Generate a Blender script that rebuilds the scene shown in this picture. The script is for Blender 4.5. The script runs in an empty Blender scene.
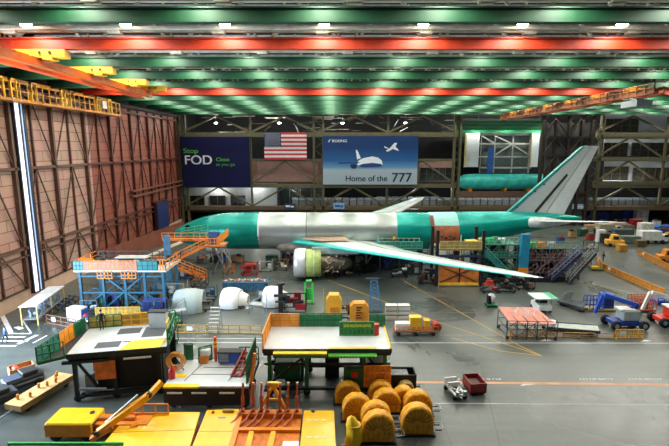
import bpy, math, random
from mathutils import Vector, Matrix
random.seed(7)
R = math.radians
C = bpy.context.scene.collection
# ------------------------------------------------------------------ camera
HC, PITCH, F = 19.3, R(9.55), 446.0
cp, sp = math.cos(PITCH), math.sin(PITCH)
cam = bpy.data.objects.new('camera', bpy.data.cameras.new('camera')); C.objects.link(cam)
cam.data.sensor_width = 36; cam.data.lens = F/669*36; cam.data.clip_end = 600
cam.location = (0, 0, HC); cam.rotation_euler = (R(90)-PITCH, 0, 0)
bpy.context.scene.camera = cam
def G(px, py, z=0.0):
    """point of the horizontal plane z seen at (px,py)"""
    a = math.atan((py-223)/F)+PITCH
    Y = (HC-z)/math.tan(a)
    return Vector(((px-334.5)/F*(Y*cp+(HC-z)*sp), Y, z))
def A(px, py, Y):
    """point at distance Y from the camera wall"""
    a = math.atan((py-223)/F)+PITCH
    z = HC-Y*math.tan(a)
    return Vector(((px-334.5)/F*(Y*cp+(HC-z)*sp), Y, z))
# ------------------------------------------------------------------ materials
def lin(h):
    h = h.lstrip('#'); o = []
    for i in (0, 2, 4):
        c = int(h[i:i+2], 16)/255
        o.append(c/12.92 if c <= .04045 else ((c+.055)/1.055)**2.4)
    return (*o, 1)
MC = {}
def M(hexc, rough=.55, metal=0.0, var=.18, scale=1.5, emit=0.0, bump=0.0, coat=0.0, alpha=1.0):
    key = (hexc, rough, metal, var, scale, emit, bump, coat, alpha)
    if key in MC: return MC[key]
    m = bpy.data.materials.new('paint_'+hexc); m.use_nodes = True
    nt = m.node_tree; b = nt.nodes['Principled BSDF']
    col = lin(hexc)
    b.inputs['Base Color'].default_value = col
    b.inputs['Roughness'].default_value = rough; b.inputs['Metallic'].default_value = metal
    if coat: b.inputs['Coat Weight'].default_value = coat; b.inputs['Coat Roughness'].default_value = .15
    if alpha < 1: b.inputs['Alpha'].default_value = alpha
    if var or bump:
        tc = nt.nodes.new('ShaderNodeTexCoord'); n = nt.nodes.new('ShaderNodeTexNoise')
        n.inputs['Scale'].default_value = scale; n.inputs['Detail'].default_value = 5
        nt.links.new(tc.outputs['Object'], n.inputs['Vector'])
    if var:
        r = nt.nodes.new('ShaderNodeValToRGB')
        r.color_ramp.elements[0].position = .3; r.color_ramp.elements[1].position = .7
        r.color_ramp.elements[0].color = tuple(c*(1-var) for c in col[:3])+(1,)
        r.color_ramp.elements[1].color = tuple(min(1, c*(1+var)) for c in col[:3])+(1,)
        nt.links.new(n.outputs['Fac'], r.inputs['Fac']); nt.links.new(r.outputs['Color'], b.inputs['Base Color'])
    if bump:
        bp = nt.nodes.new('ShaderNodeBump'); bp.inputs['Strength'].default_value = bump; bp.inputs['Distance'].default_value = .1
        nt.links.new(n.outputs['Fac'], bp.inputs['Height']); nt.links.new(bp.outputs['Normal'], b.inputs['Normal'])
    if emit:
        b.inputs['Emission Color'].default_value = col; b.inputs['Emission Strength'].default_value = emit
    MC[key] = m
    return m
# ------------------------------------------------------------------ mesh builder
class MB:
    def __init__(s): s.v = []; s.f = []; s.mi = []; s.cur = 0; s.sm = []
    def add(s, vs, fs, smooth=False):
        o = len(s.v); s.v += [tuple(p) for p in vs]
        for f in fs: s.f.append([o+i for i in f]); s.mi.append(s.cur); s.sm.append(smooth)
        return s
    def box(s, x0, x1, y0, y1, z0, z1):
        v = [(x, y, z) for z in (z0, z1) for y in (y0, y1) for x in (x0, x1)]
        return s.add(v, [(0,2,3,1),(4,5,7,6),(0,1,5,4),(2,6,7,3),(0,4,6,2),(1,3,7,5)])
    def cb(s, c, d):
        return s.box(c[0]-d[0]/2, c[0]+d[0]/2, c[1]-d[1]/2, c[1]+d[1]/2, c[2]-d[2]/2, c[2]+d[2]/2)
    def bar(s, p, q, w, h=None):
        h = h or w; p = Vector(p); q = Vector(q); d = q-p
        if d.length < 1e-5: return s
        d.normalize(); up = Vector((0,0,1)) if abs(d.z) < .95 else Vector((0,1,0))
        a = d.cross(up).normalized()*(w/2); b = a.cross(d).normalized()*(h/2)
        v = [p-a-b, p+a-b, p+a+b, p-a+b, q-a-b, q+a-b, q+a+b, q-a+b]
        return s.add(v, [(0,1,2,3),(7,6,5,4),(0,4,5,1),(1,5,6,2),(2,6,7,3),(3,7,4,0)])
    def tube(s, p, q, r, n=8, r2=None):
        r2 = r if r2 is None else r2; p = Vector(p); q = Vector(q); d = (q-p).normalized()
        up = Vector((0,0,1)) if abs(d.z) < .95 else Vector((0,1,0))
        a = d.cross(up).normalized(); b = a.cross(d)
        v = [p+(a*math.cos(t)+b*math.sin(t))*r for t in [2*math.pi*i/n for i in range(n)]]
        v += [q+(a*math.cos(t)+b*math.sin(t))*r2 for t in [2*math.pi*i/n for i in range(n)]]
        s.add(v, [(i, (i+1) % n, n+(i+1) % n, n+i) for i in range(n)], True)
        return s.add(v, [tuple(range(n))[::-1], tuple(range(n, 2*n))])
    def loft(s, rings, caps=True, smooth=True, closed=True):
        n = len(rings[0]); v = [p for r in rings for p in r]; f = []
        for k in range(len(rings)-1):
            for i in range(n if closed else n-1):
                j = (i+1) % n
                f.append((k*n+i, k*n+j, (k+1)*n+j, (k+1)*n+i))
        s.add(v, f, smooth)
        if caps: s.add(v, [tuple(range(n))[::-1], tuple(range((len(rings)-1)*n, len(rings)*n))])
        return s
    def prism(s, poly, ax, a, b):
        """poly in the two axes other than ax"""
        def P(u, w, t): return {'x': (t, u, w), 'y': (u, t, w), 'z': (u, w, t)}[ax]
        n = len(poly); v = [P(u, w, a) for u, w in poly]+[P(u, w, b) for u, w in poly]
        return s.add(v, [tuple(range(n))[::-1], tuple(range(n, 2*n))]+[(i, (i+1) % n, n+(i+1) % n, n+i) for i in range(n)])
    def lathe(s, prof, c, axis='x', n=24, smooth=True, a0=0, a1=360):
        rings = []
        c = Vector(c); cl = (a1-a0) >= 360; k = n if cl else n+1
        for t, r in prof:
            ring = []
            for i in range(k):
                an = R(a0+(a1-a0)*i/n); u, w = math.cos(an)*r, math.sin(an)*r
                ring.append(c+Vector({'x': (t, u, w), 'y': (u, t, w), 'z': (u, w, t)}[axis]))
            rings.append(ring)
        return s.loft(rings, False, smooth, cl)
def obj(name, mb, mat, parent=None):
    me = bpy.data.meshes.new(name); me.from_pydata(mb.v, [], mb.f)
    for m in (mat if isinstance(mat, (list, tuple)) else [mat]): me.materials.append(m)
    me.polygons.foreach_set('material_index', mb.mi)
    me.polygons.foreach_set('use_smooth', mb.sm)
    import bmesh
    bm = bmesh.new(); bm.from_mesh(me)
    bmesh.ops.recalc_face_normals(bm, faces=bm.faces); bm.to_mesh(me); bm.free()
    o = bpy.data.objects.new(name, me); C.objects.link(o)
    if parent: o.parent = parent
    return o
def thing(name, label, cat, loc=(0,0,0), rz=0, group=None):
    o = bpy.data.objects.new(name, None); C.objects.link(o); o.empty_display_size = .3
    o.location = loc; o.rotation_euler = (0,0,R(rz))
    o['label'] = label; o['category'] = cat
    if group: o['group'] = group
    return o
def tag(o, label, cat, group=None):
    o['label'] = label; o['category'] = cat
    if group: o['group'] = group
    return o
def struct(name, mb, mat):
    o = obj(name, mb, mat); o['kind'] = 'structure'; return o
def sempty(name, loc=(0,0,0)):
    o = bpy.data.objects.new(name, None); C.objects.link(o); o.location = loc; o['kind'] = 'structure'; return o
def dup(root, loc, rz=None, label=None, group=None):
    r = root.copy(); C.objects.link(r); r.location = loc
    if rz is not None: r.rotation_euler = (0,0,R(rz))
    if label: r['label'] = label
    if group: r['group'] = group
    for ch in list(root.children):
        c = ch.copy(); C.objects.link(c); c.parent = r
        for g in list(ch.children):
            d = g.copy(); C.objects.link(d); d.parent = c
    return r
def text(name, s, size, loc, mat, parent, sx=1.0, depth=.02):
    """words standing in an XZ plane facing -Y"""
    cu = bpy.data.curves.new(name, 'FONT'); cu.body = s; cu.size = size; cu.extrude = depth
    t = bpy.data.objects.new(name, cu); C.objects.link(t)
    bpy.context.view_layer.update()
    me = bpy.data.meshes.new_from_object(t.evaluated_get(bpy.context.evaluated_depsgraph_get()))
    bpy.data.objects.remove(t); me.materials.clear(); me.materials.append(mat)
    vs_ = [tuple(v.co) for v in me.vertices]; fs_ = [tuple(f.vertices) for f in me.polygons]; n_ = len(vs_)      # heavier stroke
    e_ = size*.028; me = bpy.data.meshes.new(name); me.from_pydata(vs_+[(x+e_, y, z+.006) for x, y, z in vs_]+[(x+e_/2, y+e_/2, z+.012) for x, y, z in vs_], [], fs_+[tuple(i+n_ for i in f) for f in fs_]+[tuple(i+2*n_ for i in f) for f in fs_]); me.materials.append(mat)
    o = bpy.data.objects.new(name, me); C.objects.link(o); o.parent = parent
    o.location = loc; o.rotation_euler = (R(90), 0, 0); o.scale = (sx, 1, 1)
    return o
# palette
GREEN = M('#063f22', .62, 0); ORANGE_BEAM = M('#a82c04', .62, 0); YEL = M('#f2b51e', .45, 0, .15); ORG = M('#e8861c', .45, 0, .15)
YELB = M('#f4c81c', .4, 0, .12); TEALP = M('#1f9c92', .42, 0, .15, .8); WHT = M('#e4e6e2', .5, 0, .06); GRY = M('#8c9290', .5); DGR = M('#2c3030', .6)
BLK = M('#101214', .6); DG = M('#0c6a3c', .5); BLU = M('#1f4fae', .45); TBLU = M('#2a7d92', .5); RED = M('#c02820', .5)
PALE = M('#e0dcc4', .65, 0); OLV = M('#57543a', .65, .1); BRN = M('#5a3422', .6); RUST = M('#9a4a2a', .6); STEEL = M('#9aa0a2', .35, .7); RUB = M('#15161a', .8)
SKIN = M('#b98a6c', .6)

# ================================================================== SETTING
XL, YB, ZB = -38.8, 112.0, 27.2           # left wall, rear frame line, underside of roof girders
# floor: glossy grey-green sealed concrete with slab joints, scuffs and tyre marks
fm = bpy.data.materials.new('sealed_concrete'); fm.use_nodes = True
nt = fm.node_tree; L = nt.links.new; b = nt.nodes['Principled BSDF']
tc = nt.nodes.new('ShaderNodeTexCoord')
def noise(scale, detail=6, dist=0.0):
    n = nt.nodes.new('ShaderNodeTexNoise'); n.inputs['Scale'].default_value = scale; n.inputs['Detail'].default_value = detail
    n.inputs['Distortion'].default_value = dist; L(tc.outputs['Object'], n.inputs['Vector']); return n
n1, n2 = noise(.12, 8, .6), noise(1.6, 6)
mp = nt.nodes.new('ShaderNodeMapping'); mp.inputs['Scale'].default_value = (.08, 1.1, 1); L(tc.outputs['Object'], mp.inputs['Vector'])
n3 = noise(1, 5); L(mp.outputs['Vector'], n3.inputs['Vector'])
def mixc(a, bb, fac, typ='MULTIPLY'):
    m = nt.nodes.new('ShaderNodeMix'); m.data_type = 'RGBA'; m.blend_type = typ
    m.inputs[0].default_value = fac; L(a, m.inputs[6]); L(bb, m.inputs[7]); return m.outputs[2]
def ramp(src, c0, c1, p0=.3, p1=.7):
    r = nt.nodes.new('ShaderNodeValToRGB'); r.color_ramp.elements[0].color = c0; r.color_ramp.elements[1].color = c1
    r.color_ramp.elements[0].position = p0; r.color_ramp.elements[1].position = p1; L(src, r.inputs['Fac']); return r.outputs['Color']
c = ramp(n1.outputs['Fac'], lin('#4c5450'), lin('#636b65'))
c = mixc(c, ramp(n2.outputs['Fac'], (.78,.78,.78,1), (1,1,1,1)), .8)
c = mixc(c, ramp(n3.outputs['Fac'], (.72,.7,.7,1), (1.0,1,1,1), .35, .6), .7)
bk = nt.nodes.new('ShaderNodeTexBrick'); bk.offset = 0
for k, v in (('Scale', 1), ('Mortar Size', .025), ('Mortar Smooth', .3), ('Brick Width', 7.7), ('Row Height', 7.7)): bk.inputs[k].default_value = v
bk.inputs['Color1'].default_value = bk.inputs['Color2'].default_value = (1,1,1,1); bk.inputs['Mortar'].default_value = (.5,.5,.5,1)
L(tc.outputs['Object'], bk.inputs['Vector'])
c = mixc(c, bk.outputs['Color'], .8); L(c, b.inputs['Base Color'])
L(ramp(n1.outputs['Fac'], (.22,.22,.22,1), (.42,.42,.42,1)), b.inputs['Roughness'])
floor = struct('floor', MB().box(-39.5, 100, -8, 160, -.3, 0), fm)
# painted lines on the floor
LW = M('#dfe3e2', .5, 0, .1); LY = M('#c9a648', .5, 0, .15); LO = M('#cf9468', .5, 0, .15)
def line(px0, py0, px1, py1, mat, w=.12, name='painted_line'):
    p, q = G(px0, py0), G(px1, py1); d = (q-p).normalized(); a = Vector((-d.y, d.x, 0))*w/2
    v = [p-a, p+a, q+a, q-a]
    o = MB(); o.add([(x.x, x.y, .004) for x in v]+[(x.x, x.y, .008) for x in v], [(0,1,2,3),(4,5,6,7),(0,4,5,1),(1,5,6,2),(2,6,7,3),(3,7,4,0)])
    return obj(name, o, mat, floor)
for a in ((320,277,432,320,.13),(432,320,542,356,.12),(404,281,520,346,.13),(520,346,542,356,.12),(542,356,500,351,.1),(500,351,452,338,.1),(560,276,669,302,.14),(520,270,560,276,.12)):
    line(*a[:4], LY, a[4])
line(412, 382.2, 669, 384.6, LO, .34)
line(400, 403, 669, 405, LW, .05); line(170, 342.5, 669, 343.2, LW, .1)
line(170, 338.5, 262, 338.5, LW, .08); line(390, 335, 669, 336, M('#9c8878', .6), .12); line(175, 327, 260, 327, LY, .07); line(420, 312.5, 669, 313.5, M('#8c7468', .6), .1)
line(640, 313, 669, 322, LW, .1); line(620, 262, 669, 263, LY, .08); line(480, 362, 500, 446, M('#4a4f4c', .7), .04)
for i, (a, bq) in enumerate(((334, 338),(341, 346),(349, 354.5))):
    pass
line(9,333.6,31,333.6,LW,.22); line(3,337,25,337,LW,.3); line(0,341,28,341,LW,.3); line(0,346,16,346,LW,.3); line(18,344,37,335,LW,.4); line(33,343,47,335.5,LW,.15); line(21,318,31,333,LW,.16); line(2,315,11,333,LW,.45); line(16,327,22,329,LW,.5)
# stencilled wording along the orange line (too small in the photo to read, so only the run of block strokes)
for x0, x1 in ((452,500),(580,612),(629,662)):
    m = MB(); x = x0
    while x < x1:
        p = G(x, 379.2); m.box(p.x, p.x+.09, p.y-.12, p.y+.12, .004, .01)
        if random.random() < .6: m.box(p.x, p.x+.2, p.y+(-.12 if random.random()<.5 else .06), p.y+.12, .004, .01)
        x += 3.1
    obj('painted_lettering', m, LW, floor)
for x, y in ((545, 340.5), (645, 341), (526, 384.7)):
    p = G(x, y); m = MB()
    m.add([(p.x-.6,p.y-.2,.006),(p.x+.1,p.y+.3,.006),(p.x+.7,p.y,.006),(p.x-.1,p.y-.1,.006)], [(0,3,2,1)]); obj('painted_patch', m, LW, floor)

# ---------------- left wall: hangar door leaves in a steel frame
def cladding(c1, c2, mort):
    m = bpy.data.materials.new('cladding'); m.use_nodes = True; nt = m.node_tree; b = nt.nodes['Principled BSDF']
    tc = nt.nodes.new('ShaderNodeTexCoord'); mp = nt.nodes.new('ShaderNodeMapping'); mp.inputs['Rotation'].default_value = (0, 0, 0)
    sx = nt.nodes.new('ShaderNodeSeparateXYZ'); cx = nt.nodes.new('ShaderNodeCombineXYZ')
    nt.links.new(tc.outputs['Object'], sx.inputs[0]); nt.links.new(sx.outputs['Y'], cx.inputs['X']); nt.links.new(sx.outputs['Z'], cx.inputs['Y'])
    k = nt.nodes.new('ShaderNodeTexBrick'); nt.links.new(cx.outputs[0], k.inputs['Vector'])
    for a, v in (('Scale', 1), ('Mortar Size', .05), ('Mortar Smooth', .2), ('Brick Width', 4.0), ('Row Height', 1.35)): k.inputs[a].default_value = v
    k.inputs['Color1'].default_value = lin(c1); k.inputs['Color2'].default_value = lin(c2); k.inputs['Mortar'].default_value = lin(mort)
    n = nt.nodes.new('ShaderNodeTexNoise'); n.inputs['Scale'].default_value = .5; n.inputs['Detail'].default_value = 6
    nt.links.new(tc.outputs['Object'], n.inputs['Vector'])
    x = nt.nodes.new('ShaderNodeMix'); x.data_type = 'RGBA'; x.blend_type = 'MULTIPLY'; x.inputs[0].default_value = .45
    nt.links.new(k.outputs['Color'], x.inputs[6]); nt.links.new(n.outputs['Color'], x.inputs[7]); nt.links.new(x.outputs[2], b.inputs['Base Color'])
    b.inputs['Roughness'].default_value = .6
    return m
wl = sempty('wall_left')
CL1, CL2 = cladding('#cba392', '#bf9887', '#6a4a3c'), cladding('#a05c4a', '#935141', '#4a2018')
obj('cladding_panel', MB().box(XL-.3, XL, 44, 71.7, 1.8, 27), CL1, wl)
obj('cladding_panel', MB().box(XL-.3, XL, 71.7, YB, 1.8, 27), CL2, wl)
obj('plinth', MB().box(XL-.35, XL+.15, 44, YB, 0, 1.8), M('#c6a68e', .6, 0, .12, .6), wl)
obj('plinth_cap', MB().box(XL, XL+.3, 44, YB, 1.8, 1.95), M('#4a3428', .6), wl)
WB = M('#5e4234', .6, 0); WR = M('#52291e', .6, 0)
Y = 46.0; k = 0
while Y < YB:
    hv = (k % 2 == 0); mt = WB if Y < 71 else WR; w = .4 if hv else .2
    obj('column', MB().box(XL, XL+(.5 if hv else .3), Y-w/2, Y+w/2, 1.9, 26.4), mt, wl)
    if Y+4 < YB:
        for z0, z1 in ((1.9, 7), (7.2, 16.7), (16.9, 25.9)):
            a, bb = ((z0, z1) if hv else (z1, z0))
            obj('diagonal_brace', MB().bar((XL+.3, Y, a), (XL+.3, Y+4, bb), .14), mt, wl)
    Y += 4; k += 1
for z, h in ((7, .35), (6.0, .2), (16.8, .35), (25.8, .4)):
    obj('girt', MB().box(XL+.02, XL+.5, 44, 71, z-h/2, z+h/2), WB, wl)
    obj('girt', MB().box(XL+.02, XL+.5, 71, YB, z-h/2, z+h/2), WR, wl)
for z in (11.2, 10.2): obj('girt', MB().box(XL+.1, XL+.9, 84, YB, z-.15, z+.15), M('#7a4a38', .6), wl)
obj('head_rail', MB().box(XL-.2, XL+.8, 44, YB, 26.6, 27.1), M('#1c1a18', .7), wl)
struct('wall_left_upper', MB().box(XL-.3, XL-.05, 10, 128, 27.1, 35.5).box(XL-.3, XL-.05, YB, 128, 0, 27.1), M('#1a1c1a', .8))
# bright gap between two door leaves and its rails
gap = sempty('window_1', (XL, 55.4, 0))
obj('daylight_strip', MB().box(.55, .7, -.62, -.12, 1.2, 25.2), M('#f2f6ff', .4, 0, 0, 1, 1.6), gap)
obj('daylight_strip', MB().box(.55, .7, .12, .5, 1.2, 25.2), M('#9db8ea', .4, 0, 0, 1, .8), gap)
obj('window_frame', MB().box(0, .8, -.12, .12, 1, 25.4).box(0, .8, .5, .95, 1, 25.4).box(0, .6, -.8, -.62, 1, 25.4), M('#2a2c34', .5), gap)
d2 = sempty('added_door', (XL, 33, 0)); obj('door_frame', MB().box(-.3,.3,-9.2,-8.6,0,15.6).box(-.3,.3,8.6,9.2,0,15.6).box(-.3,.3,-9.2,9.2,15.2,15.8), M('#5e4234', .6, 0), d2); obj('cladding_panel', MB().box(-.3,0,-9.2,9.2,15.8,27).box(-.3,0,-24,-9.2,0,27).box(-.3,0,9.2,11,0,27), CL1, d2)  # unseen doorway and surround added around the cool fill light
# blue personnel door and the low red-brown partition in front of the far wall
d1 = sempty('door_1', (XL+.9, 97, 0)); obj('door_leaf', MB().box(0, .3, -3, 3, 0, 7.6), M('#1c2a5c', .5), d1); obj('door_frame', MB().box(-.9, .2, -3.2, 3.2, 0, 7.9), M('#3a1c14', .5), d1)

# ---------------- rear: steel frame line with offices and other bays behind
wb = sempty('wall_rear')
def col(x, w=.9, z1=27.2, y=YB, mat=OLV):
    m = MB().box(x-w-.25, x-w+.25, y-.5, y+.5, 0, z1).box(x+w-.25, x+w+.25, y-.5, y+.5, 0, z1)
    z = 1.0
    while z < z1-2: m.bar((x-w, y, z), (x+w, y, z+1.8), .15); m.bar((x+w, y, z+1.8), (x-w, y, z+3.6), .15); z += 3.6
    obj('lattice_column', m, mat, wb)
cx = [A(183,150,YB).x, A(318.5,150,YB).x, A(457,150,YB).x, A(595,150,YB).x, A(735,150,YB).x]
for i, x in enumerate(cx): col(x, 1.15 if i in (1, 3) else .7)
zA, zB_, zC = A(0,134.5,YB).z, A(0,185.5,YB).z, A(0,208,YB).z
zM = A(0,160,YB).z
OL2 = M('#5e5a42', .65, .1)
for i in range(4):
    x0, x1 = cx[i], cx[i+1]; xm = (x0+x1)/2
    if i != 2:
        for z, h in ((zA, 1.0), (zB_, .8)):
            obj('girder', MB().box(x0, x1, YB-.4, YB+.4, z-h/2, z+h/2).box(x0, x1, YB-.6, YB+.6, z-h/2-.1, z-h/2), OL2, wb)
        obj('girder', MB().box(x0, x1, YB-.3, YB+.3, zM-.3, zM+.3), OLV, wb)
        q = (x1-x0)/4
        for za, zb in ((zA+.5, 27), (zM+.3, zA-.5), (zB_+.4, zM-.3), (zC+.5, zB_-.4)):
            for j in range(4):
                a, bb = (x0+j*q, x0+(j+1)*q); lo = (j % 2 == 0)
                if za > zA or za < zM or i == 3: obj('diagonal_brace', MB().bar((a, YB, za if lo else zb), (bb, YB, zb if lo else za), .42), OL2, wb)
        obj('post', MB().box(xm-.25, xm+.25, YB-.25, YB+.25, zC, 27), OLV, wb)
    obj('girder', MB().box(x0, x1, YB-.5, YB+.5, zC-.5, zC+.5), M('#5c4c34', .6), wb)
wfac = sempty('wall_rear_offices'); wfar = sempty('wall_far'); FARN = ('soffit','far_girder','white_panel','yellow_stripe','blue_column','far_panel','far_post','walkway','service_pipe')
# office fronts set back behind the frame (Y 115) and the dark rear wall
YF = 115.0
def pane(px0, py0, px1, py1, name, mat, Y=YF, d=.3):
    p, q = A(px0, py1, Y), A(px1, py0, Y)
    return obj(name, MB().box(p.x, q.x, Y, Y+d, p.z, q.z), mat, wfar if name in FARN else wfac)
PINK, OFW = M('#b58a7c', .6, 0, .1), M('#c8cdc9', .6, 0, .06)
pane(250,160,324,182,'office_panel',PINK); pane(418,160,455,182,'office_panel',PINK)
pane(250,183,277,207,'office_panel',OFW); pane(183,187,250,207,'office_panel',OFW)
wn = [0]
def window(px0, py0, px1, py1, nx=3, ny=1, glow=0.0, Y=YF-.25, glass='#242a2a', fr='#5a5448'):
    wn[0] += 1; p, q = A(px0, py1, Y), A(px1, py0, Y)
    w = sempty('window_%d' % (wn[0]+1), ((p.x+q.x)/2, Y, p.z)); W, H = (q.x-p.x)/2, q.z-p.z
    m = MB().box(-W-.12, W+.12, -.05, .1, -.12, 0).box(-W-.12, W+.12, -.05, .1, H, H+.12)
    for i in range(nx+1): m.box(-W+2*W*i/nx-.07, -W+2*W*i/nx+.07, -.05, .1, 0, H)
    for j in range(1, ny): m.box(-W, W, -.05, .1, H*j/ny-.05, H*j/ny+.05)
    obj('window_frame', m, M(fr, .5), w)
    obj('window_glass', MB().box(-W, W, .1, .2, 0, H), M(glass, .12, 0, .5, 1.4, glow), w)
for a in ((190,196,204,205),(210,196,225,205),(231,196,245,205)): window(*a, nx=2)
window(420,168,452,180,5,2); window(279,187,322,205,4)
struct('wall_far_back', MB().box(-39, 100, 128, 128.4, 0, 30), M('#15191a', .8, 0, .4, .3))
for i in range(70):     # pipes, trays and lit clutter deep in the upper rear bays
    x = random.uniform(-36, 30); z = random.uniform(23, 28); l = random.uniform(1, 6)
    m = MB()
    if random.random() < .6: m.box(x, x+l, 119, 119.3, z, z+.12)
    else: m.bar((x, 118, z), (x+l*.5, 118, z+random.uniform(-2, 2)), .14)
    obj('service_pipe', m, random.choice((PALE, GRY, OLV, M('#4a6a5c', .6), M('#7a4a3a', .6))), wfar)
for x0, x1, z in ((252,455,183), (183,455,209)):
    p, q = A(x0, z, 117), A(x1, z, 117); obj('walkway', MB().box(p.x, q.x, 113, 127, p.z-.3, p.z), DGR, wfar)
# mezzanine behind the frame with its parapet
mz = A(0, 206, 113.5).z
struct('floor_mezzanine', MB().box(-38, 95, 112.7, 127, mz-.5, mz-.15), M('#3a3c38', .7))

# right-hand office block
for y0, y1 in ((112,134),(139,156),(161,182)):
    pane(603, y0, 735, y1, 'office_panel', M('#b6bfc2', .6, 0, .06), YF, .3)
for a in ((605,119,639,132,4,2,.05),(603,143,628,156,3,1,.02),(631,143,735,156,12,2,.03),(603,167,629,180,3,2,.02),(632,168,735,181,9,1,.03)):
    window(*a[:6], glow=a[6], glass='#3c3a32')
for y in (137,159,183): 
    p = A(598,y,YB); q = A(740,y,YB); obj('girder', MB().box(p.x, q.x, YB-.5, YB+.5, p.z-.45, p.z+.45), OL2, wb)
# bay seen between the frame columns at the right of the banner
pane(460,118,545,134,'soffit',M('#10221a', .7), 127, .5)
for i in range(5):
    p, q = A(455,122+i*3.2,116+2*i), A(545,122+i*3.2,116+2*i)
    obj('far_girder', MB().box(p.x, q.x, p.y, p.y+.6, p.z-.35, p.z+.35), M('#1a6a44', .4, .1), wfar)
for x0, x1 in ((464,480),(530,540)):
    pane(x0,133,x1,167,'white_panel',M('#dfe6ea', .5, 0, .05),122); pane(x0,134,x0+3,166,'yellow_stripe',M('#d8c07a', .5),121.6)
pane(487,148,494,173,'blue_column',M('#2f64b0', .5),121.5)
pane(479,133,531,173,'far_panel',M('#5c6664', .6),124)
for y in (134,143,156,167): pane(479,y,531,y+1.5,'far_girder',M('#b4b8ae', .6),123)
for x in (480,494,512,529): pane(x,134,x+1.4,173,'far_post',M('#a8aca4', .6),123)
for a in ((495,155,511,145),(513,145,529,155),(482,136,494,143),(495,136,511,143)):
    p, q = A(a[0],a[1],122.5), A(a[2],a[3],122.5); obj('diagonal_brace', MB().bar(p, q, .3), M('#a8aca4', .6), wfar)
# dark lattice tower of the next door opening
tw = sempty('wall_rear_right')
p, q = A(541,240,110), A(594,112,110)
obj('tower_panel', MB().box(p.x, q.x, 111.2, 111.5, 0, 27), M('#4a4c4a', .7, 0, .2, .4), tw)
for x in (543,556,569,582,592):
    a = A(x,150,110); obj('column', MB().box(a.x-.3, a.x+.3, 110.3, 111.1, 0, 27), M('#2c2018', .6), tw)
for y in (137,155,174,193): 
    a = A(541,y,110); obj('girder', MB().box(p.x, q.x, 110.4, 111, a.z-.25, a.z+.25), M('#32261c', .6), tw)
for i, (xa, xb) in enumerate(((543,556),(556,569),(569,582))):
    for ya, yb in ((118,137),(137,155),(155,174),(174,193)):
        s, t = A(xa, ya if i % 2 else yb, 110), A(xb, yb if i % 2 else ya, 110); obj('diagonal_brace', MB().bar(s, t, .28), M('#2c2018', .6), tw)
# ---------------- roof
obj_c = struct('ceiling', MB().box(-40, 100, 8, 130, 35.5, 36), M('#161c1a', .8))
# right wall out of frame keeps the light in; near side stays open like the wide hall
struct('wall_right', MB().box(99.5, 100, 10, 128, 0, 36), M('#5a5048', .8))
GN = ['nearest','second','third','fourth','fifth','sixth','seventh','eighth','ninth','tenth','eleventh']
GY = [30.3+7.9*k for k in range(11)]
# V-braced roof trusses above each girder
def truss_mb(x0, x1):
    m = MB(); x = x0; i = 0
    m.box(x0, x1, -.2, .2, .0, .35).box(x0, x1, -.75, -.5, .1, .3)
    while x < x1-1:
        m.bar((x, 0, .3), (x+2.9, .3, 3.4), .22); m.bar((x, 0, .3), (x-2.9, .3, 3.4), .22)
        m.bar((x, 0, .3), (x+1.2, 1.6, 2.6), .16); m.bar((x, 0, .3), (x-1.2, 1.6, 2.6), .16); m.box(x-.5, x+.5, -.35, .25, -.15, .5)
        x += 8.4
    m.box(x0, x1, .2, .5, 3.3, 3.6); return m
def girder(k, orange):
    y = GY[k]; x1 = min(98, .82*y+16); H = .92
    t = thing('roof_girder', '%s roof girder below its pale truss, the %s one from the camera' % ('orange-red' if orange else 'dark green', GN[k]), 'girder', (0, y, ZB))
    mt = ORANGE_BEAM if orange else GREEN
    obj('web', MB().box(XL+.5, x1, -.05, .05, .1, H-.1), mt, t)
    obj('bottom_flange', MB().box(XL+.5, x1, -.28, .28, 0, .09), mt, t)
    obj('top_flange', MB().box(XL+.5, x1, -.28, .28, H-.09, H), mt, t)
    x = -34.
    h0 = obj('hanger', MB().bar((0, 0, H), (0, 0, H+.26), .16), PALE, t); h0.location.x = x
    while x+7.7 < x1: x += 7.7; h1 = h0.copy(); C.objects.link(h1); h1.location.x = x
    tt = obj('roof_truss', truss_mb(XL+4.2 if k % 2 else XL+6.5, x1), PALE, None); tt.location = (0, y+.1, ZB+1.35)
    tag(tt, 'pale steel roof truss with V braces directly above the %s girder' % GN[k], 'truss'); tt['kind'] = 'thing'; t['kind'] = 'thing'
for k in range(11): girder(k, k in (1, 5))
for j, x in enumerate((-30, -18, -6, 6, 18, 30, 42)):
    pass
# duct runs and purlins above
for j, y in enumerate((34.2, 42.2, 50, 58, 66, 74, 82, 90, 98, 106)):
    o = struct('trim_%d' % (j+1), MB().box(XL, min(98, .82*y+20), -.15, .15, 0, .3).box(XL, min(98, .82*y+20), -1.5, -1.3, 1.2, 1.4).box(XL, min(98, .82*y+20), 1.1, 1.3, 1.6, 1.8), M('#d8d8c8', .6, 0)); o.location = (0, y, 30.4)
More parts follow.
